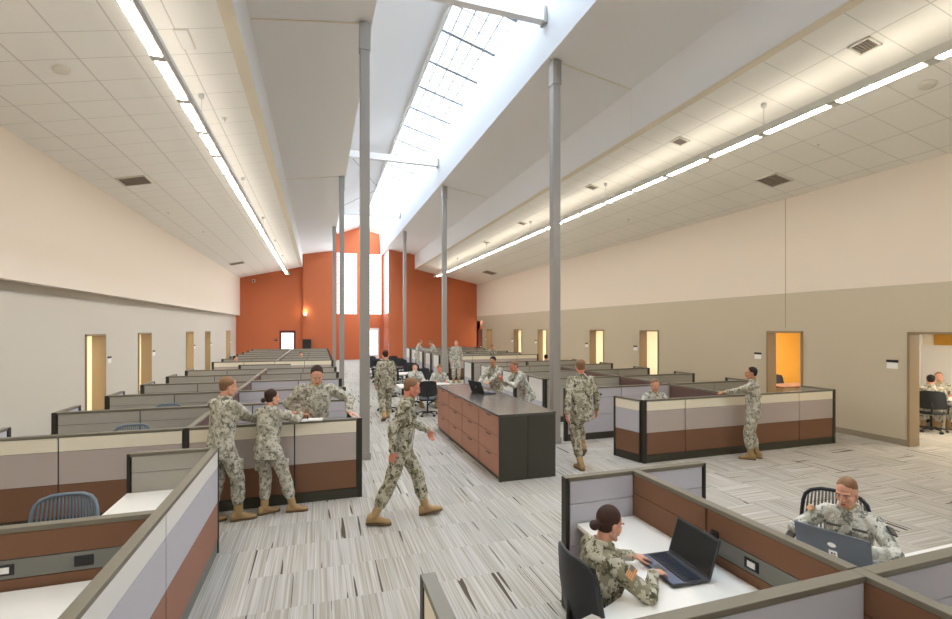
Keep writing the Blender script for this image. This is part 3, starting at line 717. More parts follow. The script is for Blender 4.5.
# ------------------------------------------------------------------ chairs
def office_chair(label, loc, az, shell='meshc', frame='chairb', group=None, slats=True, hb=.56, arms=True, seatz=.47):
    """sitter faces local +y"""
    t = thing('office_chair', label, 'chair', loc, -math.radians(az), group)
    W = .25
    def P(u, v):   # back surface: u -1..1, v 0..1
        return V((u * (W - .03 * v * v), -.23 - .05 * v + .10 * u * u * (1 - .3*v) - .02*math.sin(v*PI), seatz + .10 + hb * v))
    fr = [P(-1, .08)] + [P(-1, v) for v in (.2, .4, .6, .78)] + [P(-.96, .9), P(-.8, .98)] + [P(u, 1.02) for u in (-.5, -.2, .2, .5)] + [P(.8, .98), P(.96, .9)] + [P(1, v) for v in (.78, .6, .4, .2)] + [P(1, .08)] + [P(u, .03) for u in (.6, .2, -.2, -.6)]
    build(MB().tube(fr, .016, 8, True), 'back_frame', frame, t)
    g = MB()
    if slats:
        for i in range(-8, 9):
            u = i / 9.2; g.tube([P(u, v) for v in (.04, .25, .5, .75, 1.0)], .008, 5)
        build(g, 'back_slat', shell, t)
    else:
        rows_ = [[P(u/4, v/6*.97+.03) + V((0, dy, 0)) for u in range(-4, 5)] for v in range(7) for dy in (0,)]
        a = [p for r in rows_ for p in r]; nn = len(a); g.v = [tuple(p) for p in a] + [tuple(p + V((0, -.012, 0))) for p in a]
        for r in range(6):
            for c in range(8):
                i = r*9+c; g.f.append((i, i+1, i+10, i+9)); g.f.append((nn+i, nn+i+9, nn+i+10, nn+i+1)); g.sm += [True, True]
        build(g, 'back_shell', shell, t)
    s = MB().rings([[V((.25*math.copysign(abs(math.cos(q))**.6, math.cos(q))*f, .02+.24*math.copysign(abs(math.sin(q))**.6, math.sin(q))*f, z)) for q in [2*PI*i/24 for i in range(24)]] for f, z in ((.86, seatz-.035), (1, seatz-.015), (1, seatz+.015), (.9, seatz+.03))])
    build(s, 'seat', frame if not slats else 'darkg', t)
    build(MB().tube([(0, -.1, seatz-.04), (0, -.2, seatz-.02), (0, -.27, seatz+.1), (0, -.26, seatz+.3)], .02, 8), 'back_support', 'black', t)
    if arms:
        for sx in (-1, 1):
            build(MB().tube([(sx*.2, 0, seatz-.02), (sx*.29, -.02, seatz-.01), (sx*.30, -.03, seatz+.17)], .014, 8), 'arm_post', 'black', t)
            build(B(sx*.30-.035, sx*.30+.035, -.14, .12, seatz+.17, seatz+.195), 'armrest', 'black', t, bev=.008)
    build(MB().cap((0, 0, .09), .025, (0, 0, seatz-.05), .022, 10), 'gas_column', 'black', t)
    for i in range(5):
        a = 2*PI*i/5 + .3; c, s_ = math.cos(a), math.sin(a)
        l = build(MB().tube([(0, 0, .10), (.15*c, .15*s_, .10), (.29*c, .29*s_, .075)], [.024, .02, .014], 8), 'leg', 'black', t)
        build(MB().cap((.29*c-.018*s_, .29*s_+.018*c, .03), .03, (.29*c+.018*s_, .29*s_-.018*c, .03), .03, 10), 'caster', 'black', l)
    return t
CG = 'office chairs with slatted backs in the cubicles'
office_chair('black curved office chair the typing woman sits on', (1.80, 2.72, 0), 90, 'chairb', 'chairb', slats=False, hb=.46, seatz=.48)
office_chair('black office chair with pale slatted back behind the woman at the grey laptop', (4.10, 2.86, 0), 242, 'race', 'chairb', hb=.48)
ch = office_chair('blue grey slatted chair back beyond the power strip partition, lower left', (-2.08, 4.78, 0), 182, 'meshc', 'meshc', group=CG, hb=.47)
for lb, x, y, a in (('blue grey chair back just peeking over the front left partition', -2.62, 8.1, 175), ('blue grey chair back peeking over the second row of the left bank', -2.72, 10.15, 186), ):
    c = copy_tree(ch); c.location = (x, y, 0); c.rotation_euler = (0, 0, -math.radians(a)); c['label'] = lb
mc = office_chair('black meeting chair with its back to us at the small white table', (2.95, 13.35, 0), 8, 'chairb', 'chairb', group='black meeting chairs', slats=False, hb=.42)
def cpchair(lb, x, y, a, grp='black meeting chairs'):
    c = copy_tree(mc); c.location = (x, y, 0); c.rotation_euler = (0, 0, -math.radians(a)); c['label'] = lb; c['group'] = grp
cpchair('black chair the man with his back turned sits on in the lit meeting room', 14.0, 7.42, 60)
cpchair('black chair under the smiling man in the lit meeting room', 15.15, 7.9, 235)
cpchair('black chair standing against the mustard office wall', 13.87, 11.2, 185)
cpchair('black chair of the left one of the seated pair at the white table', 2.95, 15.35, 185)
cpchair('black chair of the right one of the seated pair at the white table', 3.66, 15.15, 185)
cpchair('black chair beside the white table, aisle side', 1.95, 14.4, 80)
i = 0
for (x, y) in ((3.1, 18.3), (3.15, 21.4), (3.2, 24.5)):
    for dx, dy, a in ((-.55, -.75, 10), (.55, -.75, -8), (-.55, .8, 172), (.55, .8, 185)):
        cpchair('black chair %s the %s dark table beyond the walking men' % (('front left of', 'front right of', 'back left of', 'back right of')[i % 4], ('nearest', 'middle', 'farthest')[i // 4]), x+dx, y+dy, a); i += 1
    t = thing('meeting_table', '%s dark meeting table beyond the walking men, ringed by black chairs' % ('nearest', 'middle', 'farthest')[(i-1)//4], 'table', (x, y, 0), 0, 'dark meeting tables')
    build(B(-.85, .85, -.4, .4, .72, .76), 'tabletop', 'desk' if i == 4 else 'cabtop', t, bev=.006)
    for sx in (-1, 1):
        build(MB().box(sx*.6-.03, sx*.6+.03, -.03, .03, .03, .72).box(sx*.6-.03, sx*.6+.03, -.3, .3, 0, .05), 'leg', 'black', t)
t = thing('meeting_table', 'small white table where two people in uniform sit', 'table', (3.1, 14.3, 0), 0)
build(B(-.85, .75, -.42, .42, .73, .77), 'tabletop', 'desk', t, bev=.006)
for sx in (-.7, .6): build(MB().box(sx-.03, sx+.03, -.03, .03, .03, .73).box(sx-.03, sx+.03, -.33, .33, 0, .05), 'leg', 'black', t)
t = thing('meeting_table', 'round white table in the lit meeting room', 'table', (14.72, 7.15, 0), 0)
build(MB().rings([[V((.5*math.cos(2*PI*i/28), .5*math.sin(2*PI*i/28), z)) for i in range(28)] for z in (.76, .79)], smooth=False), 'tabletop', 'desk', t)
for a in (45, 135, 225, 315):
    c, s = math.cos(math.radians(a)), math.sin(math.radians(a)); build(MB().cap((.38*c, .38*s, .02), .025, (.33*c, .33*s, .76), .025, 8), 'leg', 'ventw', t)
t = thing('office_desk', 'brown desk inside the mustard walled office', 'desk', (13.6, 10.55, 0))
build(B(-.9, .9, -.35, .35, .76, .80), 'worksurface', 'brown', t); build(B(-.85, .85, -.30, -.27, .0, .76), 'front_panel', 'frame', t)
for sx in (-.86, .86): build(B(sx-.02, sx+.02, -.3, .32, 0, .76), 'leg', 'frame', t)
# papers + phone on the partitions
t = thing('open_notebook', 'open white notebook held on top of the front left partition', 'notebook', (-.16, 7.24, HP))
build(MB().obox((-.10, -.02, .012), (.20, .15, .02), Matrix.Rotation(math.radians(4), 3, 'Z')), 'left_page', 'paper', t); build(MB().obox((.11, -.01, .012), (.20, .15, .02), Matrix.Rotation(math.radians(-5), 3, 'Z')), 'right_page', 'paper', t)
t = thing('paper_sheet', 'white paper on the desk under the typing woman s arm', 'paper', (2.12, 2.78, DZ))
del t['label']; t['label'] = 'white paper on the desk beside the black laptop'
build(B(-.12, .08, -.02, .3, .0, .003), 'sheet', 'paper', t)
t = thing('coat_hook', 'small black hook on the brown partition by the laptop screen', 'hook', (RX-.04, 2.78, .97))
build(MB().tube([(0, 0, 0), (-.04, 0, .01), (-.06, 0, -.01), (-.06, 0, -.05)], .006, 6), 'hook', 'black', t); build(B(-.005, .003, -.03, .03, -.02, .03), 'plate', 'black', t)
t = thing('bracket_clip', 'small dark clip on the grey partition behind the man walking away', 'clip', (6.02, 9.314, 1.0)); build(B(-.05, .05, -.012, .0, -.02, .02), 'plate', 'black', t); build(B(-.03, .03, -.03, -.012, -.008, .012), 'catch', 'darkg', t)
# ------------------------------------------------------------------ people
WR = bpy.data.textures.new('cloth_wrinkles', 'CLOUDS'); WR.noise_scale = .085; WR.noise_depth = 2
def remesh(mb, name, m, parent, vox, smooth=4, wrinkle=0, cut=None):
    """join overlapping shapes into one continuous skin"""
    me = mb.mesh(name + '_base'); o = bpy.data.objects.new(name + '_base', me); COL.objects.link(o)
    r = o.modifiers.new('r', 'REMESH'); r.mode = 'VOXEL'; r.voxel_size = vox; r.use_smooth_shade = True
    if smooth:
        s = o.modifiers.new('s', 'SMOOTH'); s.factor = .5; s.iterations = smooth
    if wrinkle:
        d = o.modifiers.new('d', 'DISPLACE'); d.texture = WR; d.strength = wrinkle; d.mid_level = .5
    dg = bpy.context.evaluated_depsgraph_get()
    out = bpy.data.meshes.new_from_object(o.evaluated_get(dg)); out.name = name
    bpy.data.objects.remove(o); bpy.data.meshes.remove(me)
    out.materials.clear()
    return link(name, out, m, parent)

def ik(a, t, l1, l2, pole):
    d = t - a; D = d.length
    if D > (l1 + l2) * .998: t = a + d * ((l1 + l2) * .998 / D); d = t - a; D = d.length
    D = max(D, abs(l1 - l2) + .02); u = d.normalized()
    x = (D*D + l1*l1 - l2*l2) / (2*D); h = math.sqrt(max(0, l1*l1 - x*x))
    p = pole - u * pole.dot(u); p = p.normalized() if p.length > 1e-4 else u.orthogonal().normalized()
    return a + u * x + p * h, t

def hand(mb, w, d, n, side, curl=.35, k=1., spread=1.):
    """w wrist, d direction to the knuckles, n palm normal, side +1 right -1 left"""
    d = d.normalized(); n = (n - d * n.dot(d)).normalized(); th = (n.cross(d)) * (-side)   # thumb side
    def P(a, b, c): return w + (d * a + th * b + n * c) * k
    mb.cap(w - d*.03*k, .026*k, P(.02, 0, 0), .027*k, 10)
    # palm
    R = []
    for t, hw, hd in ((0, .026, .018), (.03, .034, .017), (.06, .040, .015), (.085, .041, .013), (.097, .036, .010)):
        R.append([P(t, hw*math.cos(q), hd*math.sin(q)) for q in [2*PI*i/12 for i in range(12)]])
    mb.rings(R)
    for i, (b, L, r) in enumerate(((.030, .076, .0088), (.010, .086, .009), (-.011, .080, .0086), (-.031, .062, .0078))):
        b *= spread; p = P(.082, b*.95, 0); a = curl * (.5 + .12*i); seg = (.42, .33, .25); rr = r * k
        dirang = 0; fan = (b / .03) * .08
        for j in range(3):
            dirang += a * (1.0, 1.2, .8)[j]
            dv = (d * math.cos(dirang) + n * math.sin(dirang) + th * fan).normalized()
            q = p + dv * L * seg[j] * k
            mb.cap(p, rr, q, rr * .92, 8); p = q; rr *= .94
    p = P(.022, .026, .004); q = P(.052, .056, .014); mb.cap(p, .013*k, q, .0105*k, 8)
    q2 = q + (d * .85 + th * .30 + n * .35).normalized() * .032 * k; mb.cap(q, .0105*k, q2, .009*k, 8)
    q3 = q2 + (d * .95 - th * .02 + n * .3).normalized() * .024 * k; mb.cap(q2, .009*k, q3, .0078*k, 8)

PEOPLE = []
def person(label, loc, az, h=1.85, pelvis=(0, 0, .965), lean=2, side=0, twist=0, head=(0, 5, 0), R=None, L=None, FR=None, FL=None,
           hair='hairb', style='short', skin='skin', cloth='camo', detail=1, female=False, sit=False, z0=0, patch=False, group=None, build_=1.0, cap_t=0):
    s = h / 1.8
    g = MB(); jk = MB(); tr = MB()
    up = V((math.sin(math.radians(side)), math.sin(math.radians(lean)), math.cos(math.radians(lean)))).normalized()
    tw = math.radians(twist); r0 = V((math.cos(tw), -math.sin(tw), 0)); rt = (r0 - up * r0.dot(up)).normalized(); fw = up.cross(rt)
    c, sn = math.cos(math.radians(az)), math.sin(math.radians(az))
    def W2L(p):
        q = V(p) - V((loc[0], loc[1], z0)); return V((q.x * c - q.y * sn, q.x * sn + q.y * c, q.z)) / s
    def T(p):
        if p is None: return None
        return W2L(p[1:]) if p[0] == 'w' else V(p)
    P = V(pelvis); k = (.93 if female else 1.0) * build_
    SH = P + up * .475; NB = P + up * .535 + fw * .01; sw = .178 * k
    sh = {+1: SH + rt * sw, -1: SH - rt * sw}
    hip = {+1: P + V((.095, 0, -.03)), -1: P + V((-.095, 0, -.03))}
    if twist: pr = (r0 + V((1, 0, 0))).normalized()
    # ---- torso of the body, hidden by clothes except the neck
    g.cap(P, .09, P + up * .36, .085, 14); g.cap(P + up*.34, .07, NB, .05, 12); g.cap(sh[1] - rt*.02, .036, sh[-1] + rt*.02, .036, 12)
    # head frame
    hy, hp, hr = (math.radians(q) for q in head)
    f = (fw * math.cos(hy) + rt * math.sin(hy)); f.z *= .4; f = f.normalized(); rr = f.cross(V((0, 0, 1))).normalized(); 
    u = rr.cross(f); f2 = f * math.cos(hp) - u * math.sin(hp); u2 = rr.cross(f2)
    if hr: rr2 = rr * math.cos(hr) + u2 * math.sin(hr); u2 = rr2.cross(f2); rr = rr2
    HM = Matrix((rr, f2, u2)).transposed(); HB = NB + (up * .5 + V((0, 0, .5))).normalized() * .052 + f * .020
    HC = HB + u2 * .088 + f2 * .004
    def H(x, y, z): return HC + HM @ V((x, y, z))
    fs = .94 if female else 1
    g.cap(NB - up * .05, .055 * k, H(0, -.028, -.055), .052 * k, 14)
    g.ell(H(0, -.014, .035), (.075*fs, .094, .087), HM, 20, 13)
    g.ell(H(0, .022, -.030), (.060*fs, .066, .082), HM, 18, 11)
    g.ell(H(0, .050, -.092), (.030*fs, .028, .022), HM, 12, 8)
    for q in (-1, 1):
        g.cap(H(q*.052*fs, .0, -.055), .020, H(q*.024, .058, -.092), .018, 8)      # jaw
        g.ell(H(q*.037*fs, .058, -.026), (.024, .022, .022), HM, 10, 7)            # cheek
        g.ell(H(q*.075*fs, -.008, -.012), (.008, .019, .031), HM, 10, 8)           # ear
        g.cap(H(q*.012, .081, .026), .009, H(q*.045, .068, .026), .008, 8)         # brow ridge
    g.cap(H(0, .086, .012), .009, H(0, .104, -.022), .011, 10); g.ell(H(0, .100, -.029), (.0165, .013, .010), HM, 10, 7)
    g.ell(H(0, .080, -.060), (.024, .014, .014), HM, 10, 7)
    # ---- arms
    hands = {}
    for q, tg in ((1, R), (-1, L)):
        if tg is None: tg = dict(p=sh[q] + V((q*.07, .03, -.545)), d=V((q*.02, .08, -1)), n=V((-q, .15, 0)), pole=V((q*.3, -1, 0)), curl=.5)
        t = T(tg['p']) if isinstance(tg['p'], tuple) else tg['p']
        S = sh[q]; E, Wp = ik(S, t, .295, .262, V(tg.get('pole', (q*.5, -1, -.4))))
        dd = V(tg['d']) if tg.get('d') is not None else (Wp - E)
        if tg.get('wd'): a_ = V(tg['wd']); dd = V((a_.x*c - a_.y*sn, a_.x*sn + a_.y*c, a_.z))
        nn = V(tg.get('n', (0, 0, -1)))
        if abs(dd.normalized().dot(nn.normalized())) > .95: nn = V((-q, 0, 0))
        g.cap(S, .036, E, .034, 12); g.cap(E, .034, Wp, .027, 12)
        hand(g, Wp, dd, nn, q, tg.get('curl', .5), .98 if not female else .92)
        hands[q] = Wp
        jk.cap(S - rt*q*.015 - up*.012, .073*k, E, .060*k, 14); jk.cap(E, .060*k, E.lerp(Wp, .93), .041, 14)
        jk.ell(E, (.062*k, .062*k, .062*k), None, 12, 8)
    # ---- torso of the jacket
    hem = -.09 if sit else -.165
    secs = [(hem, .178, .128), (-.06, .180, .130), (.06, .166, .122), (.18, .166, .120), (.30, .180, .126), (.39, .184, .118), (.45, .158, .104), (.50, .118, .088), (.54, .080, .074)]
    rings = []
    for t, hw, hd in secs:
        blend = max(0, min(1, t / .3)); ax = (V((1, 0, 0)) * (1-blend) + rt * blend); ax = (ax - up*ax.dot(up)).normalized(); ay = up.cross(ax)
        if female: hw *= .93 if t > .1 else .97
        cc = P + up * t + ay * (.012 if .1 < t < .45 else 0)
        rings.append([cc + ax * hw*build_ * math.copysign(abs(math.cos(a))**.85, math.cos(a)) + ay * hd*build_ * math.copysign(abs(math.sin(a))**.85, math.sin(a)) for a in [2*PI*i/20 for i in range(20)]])
    jk.rings(rings)
    for q in (-1, 1): jk.cap(sh[q] - rt*q*.02 - up*.01, .070*k, P + up*.44 + rt*q*.06, .078, 12)
    if detail >= 1:
        for q in (-1, 1):
            jk.obox(P + up*.33 + rt*q*.085 + fw*.121, (.11, .022, .12), Matrix((rt, fw, up)).transposed())     # chest pockets
    # ---- legs
    for q, F in ((1, FR), (-1, FL)):
        F = F or {}
        a = T(F['p']) if 'p' in F else V((q*.105, 0, .085)); yaw = math.radians(F.get('yaw', q*10)); pit = math.radians(F.get('pitch', 0))
        K, A = ik(hip[q], a, .435, .43, V(F.get('pole', (q*.12, 1, 0))))
        g.cap(hip[q], .075, K, .052, 12); g.cap(K, .052, A, .036, 12)
        top = A + (K - A).normalized() * (.15)
        tr.cap(hip[q] + V((-q*.003, 0, 0)), .104*build_, K, .082, 14); tr.cap(K, .082, K.lerp(A, .55), .080, 14); tr.cap(K.lerp(A, .55), .080, top, .066, 14); tr.ell(K, (.083, .083, .083), None, 12, 8)
        if detail >= 1: tr.obox(hip[q].lerp(K, .58) + V((q*.085, 0, 0)), (.03, .13, .16), Matrix.Rotation(0, 3, 'X') if not sit else Matrix.Rotation(PI/2, 3, 'X'))
        F['A'] = A; F['K'] = K
        fd = V((math.sin(yaw)*math.cos(pit), math.cos(yaw)*math.cos(pit), -math.sin(pit))); fs_ = V((math.cos(yaw), -math.sin(yaw), 0)); fu = fs_.cross(fd)
        def FP(x, y, z): return A + fs_*x + fd*y + fu*z
        bt = MB()
        bt.rings([[top.lerp(A, t) + V((r_*math.cos(a2), r_*math.sin(a2), 0)) for a2 in [2*PI*i/14 for i in range(14)]] for t, r_ in ((-.15, .050), (.3, .054), (.8, .052), (1.1, .050))])
        prof = [(-.085, .026, -.070, -.012), (-.075, .040, -.072, .02), (-.03, .044, -.072, .045), (.03, .043, -.072, .035), (.08, .045, -.072, -.005), (.13, .050, -.072, -.022), (.17, .046, -.071, -.030), (.198, .026, -.066, -.042)]
        bt.rings([[FP(hw*math.copysign(abs(math.cos(a2))**.7, math.cos(a2)), y, (z0_+z1_)/2 + (z1_-z0_)/2*math.copysign(abs(math.sin(a2))**.8, math.sin(a2))) for a2 in [2*PI*i/14 for i in range(14)]] for y, hw, z0_, z1_ in prof])
        so = MB(); pl = [FP(x, y, -.085) for x, y in [(-.03, -.09), (.03, -.09), (.045, -.04), (.038, .03), (.052, .12), (.044, .18), (.02, .207), (-.02, .207), (-.044, .18), (-.052, .12), (-.038, .03), (-.045, -.04)]]
        n_ = len(pl); so.add(pl + [p + fu*.018 for p in pl], [tuple(range(n_))[::-1], tuple(range(n_, 2*n_))] + [(i, (i+1) % n_, n_+(i+1) % n_, n_+i) for i in range(n_)])
        F['mb'] = (bt, so)
        if q == 1: FR = F
        else: FL = F
        g.cap(A, .034, FP(0, .10, -.045), .028, 10)
    tr.ell(P + V((0, 0, -.03)), (.168*build_, .125, .12), None, 16, 10)
    tr.cap(P + V((0, 0, .0)), .12, P + up*.08, .12, 14)
    # ---- scale and build
    def sc(mb): mb.v = [(x*s, y*s, z*s) for x, y, z in mb.v]; return mb
    vb = {2: .0055, 1: .008, 0: .014}[detail] * s; vc = {2: .009, 1: .012, 0: .018}[detail] * s
    body = remesh(sc(g), 'person', skin, None, vb, 2 if detail else 1)
    body.location = (loc[0], loc[1], z0); body.rotation_euler = (0, 0, -math.radians(az)); tag(body, label, 'person', group)
    remesh(sc(jk), 'jacket', cloth, body, vc, 3, .022*s)
    remesh(sc(tr), 'trousers', cloth, body, vc, 3, .020*s)
    for F in (FR, FL):
        bt, so = F['mb']; b = build(sc(bt), 'boot', 'boot', body); build(sc(so), 'sole', 'sole', b)
    # hair
    hm = MB()
    if style == 'bald': 
        hm.ell(H(0, -.021, .046), (.0755*fs, .094, .082), HM, 20, 12); hm.ell(H(0, -.045, .0), (.068*fs, .054, .060), HM, 16, 10)
    else:
        th = .004 if style == 'short' else .005
        hm.ell(H(0, -.024, .044), (.075*fs+th, .089+th, .083+th), HM, 20, 12)
        if style == 'short': hm.ell(H(0, -.052, .0), (.066*fs, .052, .062), HM, 16, 10)
        else:
            hm.ell(H(0, -.040, .005), (.072*fs+.004, .066, .078), HM, 16, 10)
        if style == 'crew': pass
        if style == 'bun':
            hm.ell(H(0, -.128, -.028), (.042, .032, .036), HM, 14, 9); hm.cap(H(0, -.09, -.01), .034, H(0, -.118, -.024), .026, 10)
    remesh(sc(hm), 'hair', hair, body, max(.006, vb), 1, .004)
    # collar
    cm = MB(); ring = []
    for i in range(15):
        a = math.radians(-62 + 0 + i * (304) / 14) + PI/2 + math.radians(90 + 0) - PI/2
        a = math.radians(118 + 304*i/14)
        ring.append(NB + up*(.006) + rt*math.cos(a)*.074*k - fw*(-math.sin(a))*.070*k)
    cm.tube(ring, [.012] + [.020]*13 + [.012], 8); cm.tube([a_ + up*.018 for a_ in ring[1:-1]], .014, 8)
    for q in (-1, 1): cm.cap(NB + up*-.012 + rt*q*.032 + fw*.068, .012, NB + up*-.06 + rt*q*.045 + fw*.095, .008, 8)
    remesh(sc(cm), 'collar', cloth, body, vc*.8, 1)
    build(sc(MB().cap(NB - up*.03 + fw*.012, .060*k, NB + up*.012 + fw*.008, .058*k, 14)), 'undershirt', 'tan', body)
    if detail >= 1:
        for q in (-1, 1):
            e = build(sc(MB().ell(H(q*.031*fs, .0775, .004), (.0105, .0062, .0046), HM, 10, 7)), 'eye', 'eyew', body)
            build(sc(MB().ell(H(q*.031*fs, .0825, .003), (.0062, .0034, .0044), HM, 8, 6)), 'iris', 'iris', e)
            build(sc(MB().tube([H(q*.014, .0955, .022), H(q*.030, .0925, .028), H(q*.047, .082, .024)], [.003, .0042, .0025], 6)), 'eyebrow', hair, body)
        build(sc(MB().ell(H(0, .0925, -.058), (.021, .006, .0045), HM, 12, 6).ell(H(0, .0915, -.066), (.018, .006, .0045), HM, 12, 6)), 'lips', 'lip', body)
        # jacket front, name tapes, sleeve patches
        BM = Matrix((rt, fw, up)).transposed()
        o = MB().obox(P + up*.20 + fw*.138*build_, (.030, .008, .50), BM)
        build(sc(o), 'front_placket', cloth, body)
        for q in (-1, 1): build(sc(MB().obox(P + up*.405 + rt*q*.085 + fw*.122, (.10, .008, .020), BM)), 'name_tape', 'race', body)
        for q, S in ((1, sh[1]), (-1, sh[-1])):
            pass
    if patch:
        for q in (1, -1):
            S = sh[q]; t_ = patch.get(q)
            if not t_: continue
            # patch lies on the outer face of the upper sleeve
            tg = R if q == 1 else L
            E, _ = ik(S, T(tg['p']) if isinstance(tg['p'], tuple) else tg['p'], .295, .262, V(tg.get('pole', (q*.5, -1, -.4))))
            ad = (E - S).normalized(); out = V(t_[0]); out = (out - ad*out.dot(ad)).normalized(); wv = ad.cross(out)
            PM = Matrix((wv, out, ad)).transposed(); cc = S.lerp(E, t_[2]) + out * (.071*k)
            if t_[1] == 'flag':
                fl = build(sc(MB().obox(cc, (.085, .012, .055), PM)), 'flag_patch', 'flagt', body)
                st = MB()
                for j in range(4): st.obox(cc + out*.0068 + ad*(-.021+.014*j) + wv*.0, (.085, .002, .006), PM)
                build(sc(st), 'flag_stripe', 'red', fl); build(sc(MB().obox(cc + out*.0085 - wv*.022 - ad*.012, (.038, .002, .028), PM)), 'flag_canton', 'race', fl)
            else:
                fl = build(sc(MB().obox(cc, (.07, .012, .07), PM)), 'unit_patch', 'darkg', body)
                build(sc(MB().obox(cc + out*.007, (.012, .002, .05), PM).obox(cc + out*.007, (.045, .002, .012), PM)), 'patch_emblem', 'race', fl)
    return body
def w(*a): return ('w',) + a
# 1 man leaning on the front partition, seen from behind
person('soldier in camouflage at left, back to us, forearms on the partition, short brown hair', (-1.16, 6.84), 42, 1.92, pelvis=(0, -.05, .955), lean=5, head=(22, 8, 0),
       R=dict(p=w(-.84, 7.18, 1.22), wd=(.9, .5, -.1), n=(0, 0, -1), curl=.8, pole=(.6, -.6, -1)), L=dict(p=w(-.93, 7.30, 1.22), wd=(.95, .2, .05), n=(0, 0, -1), curl=.8, pole=(-.8, -.2, -1)),
       FR=dict(p=(.12, .10, .085), yaw=40), FL=dict(p=(-.13, -.12, .085), yaw=25), hair='hairl', detail=1, cloth='camo')
# 2 woman, bun, one foot forward
person('woman soldier with dark hair in a bun, back to us, leaning on the front partition', (-.60, 6.94), 22, 1.73, pelvis=(-.04, -.06, .945), lean=8, head=(38, 2, 0),
       R=dict(p=w(-.24, 7.30, 1.26), wd=(.8, .35, -.1), n=(0, 0, -1), curl=.5, pole=(.9, -.4, -1)), L=dict(p=w(-.36, 7.40, 1.27), wd=(.9, .3, 0), n=(0, 0, -1), curl=.4, pole=(-1, -.2, -.8)),
       FR=dict(p=(.26, .08, .09), yaw=70), FL=dict(p=(-.10, -.02, .085), yaw=48), hair='hairb', style='bun', female=True, detail=1, cloth='camo')
# 3 man behind the partition
person('man in camouflage facing us behind the front partition, looking down, one hand on its end', (-.07, 7.60), 178, 2.04, build_=1.06, pelvis=(0, 0, .95), lean=12, side=-3, head=(0, 28, 0),
       L=dict(p=w(.42, 7.30, 1.25), wd=(.6, -.3, -.2), n=(0, 0, -1), curl=.3, pole=(-1, -.2, -.6)), R=dict(p=w(-.21, 7.48, 1.22), wd=(.35, -.8, .1), n=(.2, 0, -1), curl=.7, pole=(1, -.6, .1)),
       hair='hairb', detail=1, cloth='camo')
# 4, 5 heads far in the left bank
sitF = dict(pelvis=(0, -.02, .50), sit=True)
def seated(label, loc, az, h, detail=0, **kw):
    a = dict(pelvis=(0, -.05, .53), lean=6, sit=True, FR=dict(p=(.13, .40, .085), pole=(.1, 1, .6)), FL=dict(p=(-.13, .40, .085), pole=(-.1, 1, .6)),
             R=dict(p=(.17, .40, .80), d=(-.25, 1, 0), n=(0, 0, -1), curl=.35), L=dict(p=(-.17, .40, .80), d=(.25, 1, 0), n=(0, 0, -1), curl=.35), detail=detail); a.update(kw)
    return person(label, loc, az, h, **a)
seated('face of a seated person behind the cream topped row, left wall side', (-3.30, 21.6), 120, 1.85, hair='hairk')
seated('face of a seated person behind the cream topped row, aisle side', (-.82, 24.1), 175, 1.85, hair='hairk')
# 6 walking man, front
person('man in camouflage striding to the right across the aisle, nearest walker', (1.02, 6.18), 96, 1.93, pelvis=(0, 0, .935), lean=7, head=(-8, 14, 0), twist=8,
       R=dict(p=(.26, -.12, .90), d=(0, -.1, -1), n=(-1, 0, 0), curl=.6, pole=(.3, -1, 0)), L=dict(p=(-.26, .36, 1.02), d=(0, .35, -1), n=(1, 0, 0), curl=.6, pole=(-.3, -1, 0)),
       FR=dict(p=(.10, -.33, .095), yaw=5, pitch=4), FL=dict(p=(-.10, .30, .10), yaw=-2, pitch=-8), hair='hairl', style='short', skin='skin3', detail=1, cloth='camod')
# 7 walking away
person('man in camouflage walking away down the aisle, dark hair', (1.74, 13.1), -4, 1.95, pelvis=(0, 0, .945), lean=4, twist=-5,
       FR=dict(p=(.10, .22, .09), yaw=4), FL=dict(p=(-.10, -.26, .14), yaw=-4, pitch=25), hair='hairb', detail=1, cloth='camod')
# 8 seated pair
seated('seated person in camouflage with hand at the chin, left one at the white table', (2.95, 15.22), 182, 1.86, detail=1, cloth='camow', R=dict(p=(.02, .20, 1.10), d=(0, .1, 1), n=(0, -1, 0), curl=1.0, pole=(.8, .2, -1)), head=(10, 15, 0), hair='hairb')
seated('seated person in camouflage, right one at the white table, leaning forward', (3.68, 15.0), 185, 1.86, detail=1, cloth='camow', lean=18, head=(0, 25, 0), hair='hairl', skin='skin3')
# 9 far standing group
person('far man in camouflage reaching over the cubicle ends', (5.25, 26.6), 95, 1.90, lean=14, R=dict(p=(.15, .55, 1.22), d=(0, 1, -.2), n=(0, 0, -1)), hair='hairl', detail=0, head=(0, 20, 0), cloth='camow')
person('far man in camouflage bending from inside the cubicles', (6.35, 26.3), 268, 1.88, lean=26, R=dict(p=(.15, .62, 1.20), d=(0, 1, -.2), n=(0, 0, -1)), L=dict(p=(-.1, .60, 1.20), d=(0, 1, -.2), n=(0, 0, -1)), hair='hairl', detail=0, head=(0, 20, 0), cloth='camow')
person('far man in camouflage standing upright by the right column', (5.98, 21.0), 190, 1.98, hair='hairl', detail=0, head=(10, 5, 0), cloth='camow')
# 10 pair at the counter
person('man in camouflage leaning on the counter behind the laptop, dark hair', (4.22, 11.25), 225, 1.90, pelvis=(0, -.08, .92), lean=14, head=(-5, 16, 0),
       L=dict(p=w(3.78, 10.72, 1.14), wd=(-.6, -.8, 0), n=(0, 0, -1)), R=dict(p=w(3.70, 10.98, 1.14), wd=(-.9, -.4, 0), n=(0, 0, -1)), hair='hairk', skin='skin2', detail=1, cloth='camo')
person('man in pale camouflage bent over the counter with folded hands beside the laptop', (4.50, 10.2), 262, 1.90, pelvis=(0, -.14, .93), lean=30, head=(6, 4, 0),
       L=dict(p=w(3.98, 10.08, 1.30), wd=(-.3, .1, .9), n=(0, 0, -1), curl=.9), R=dict(p=w(3.98, 10.22, 1.32), wd=(-.3, -.1, .9), n=(0, 0, -1), curl=.9), hair='hairl', style='bald', skin='skin3', detail=1, cloth='camow')
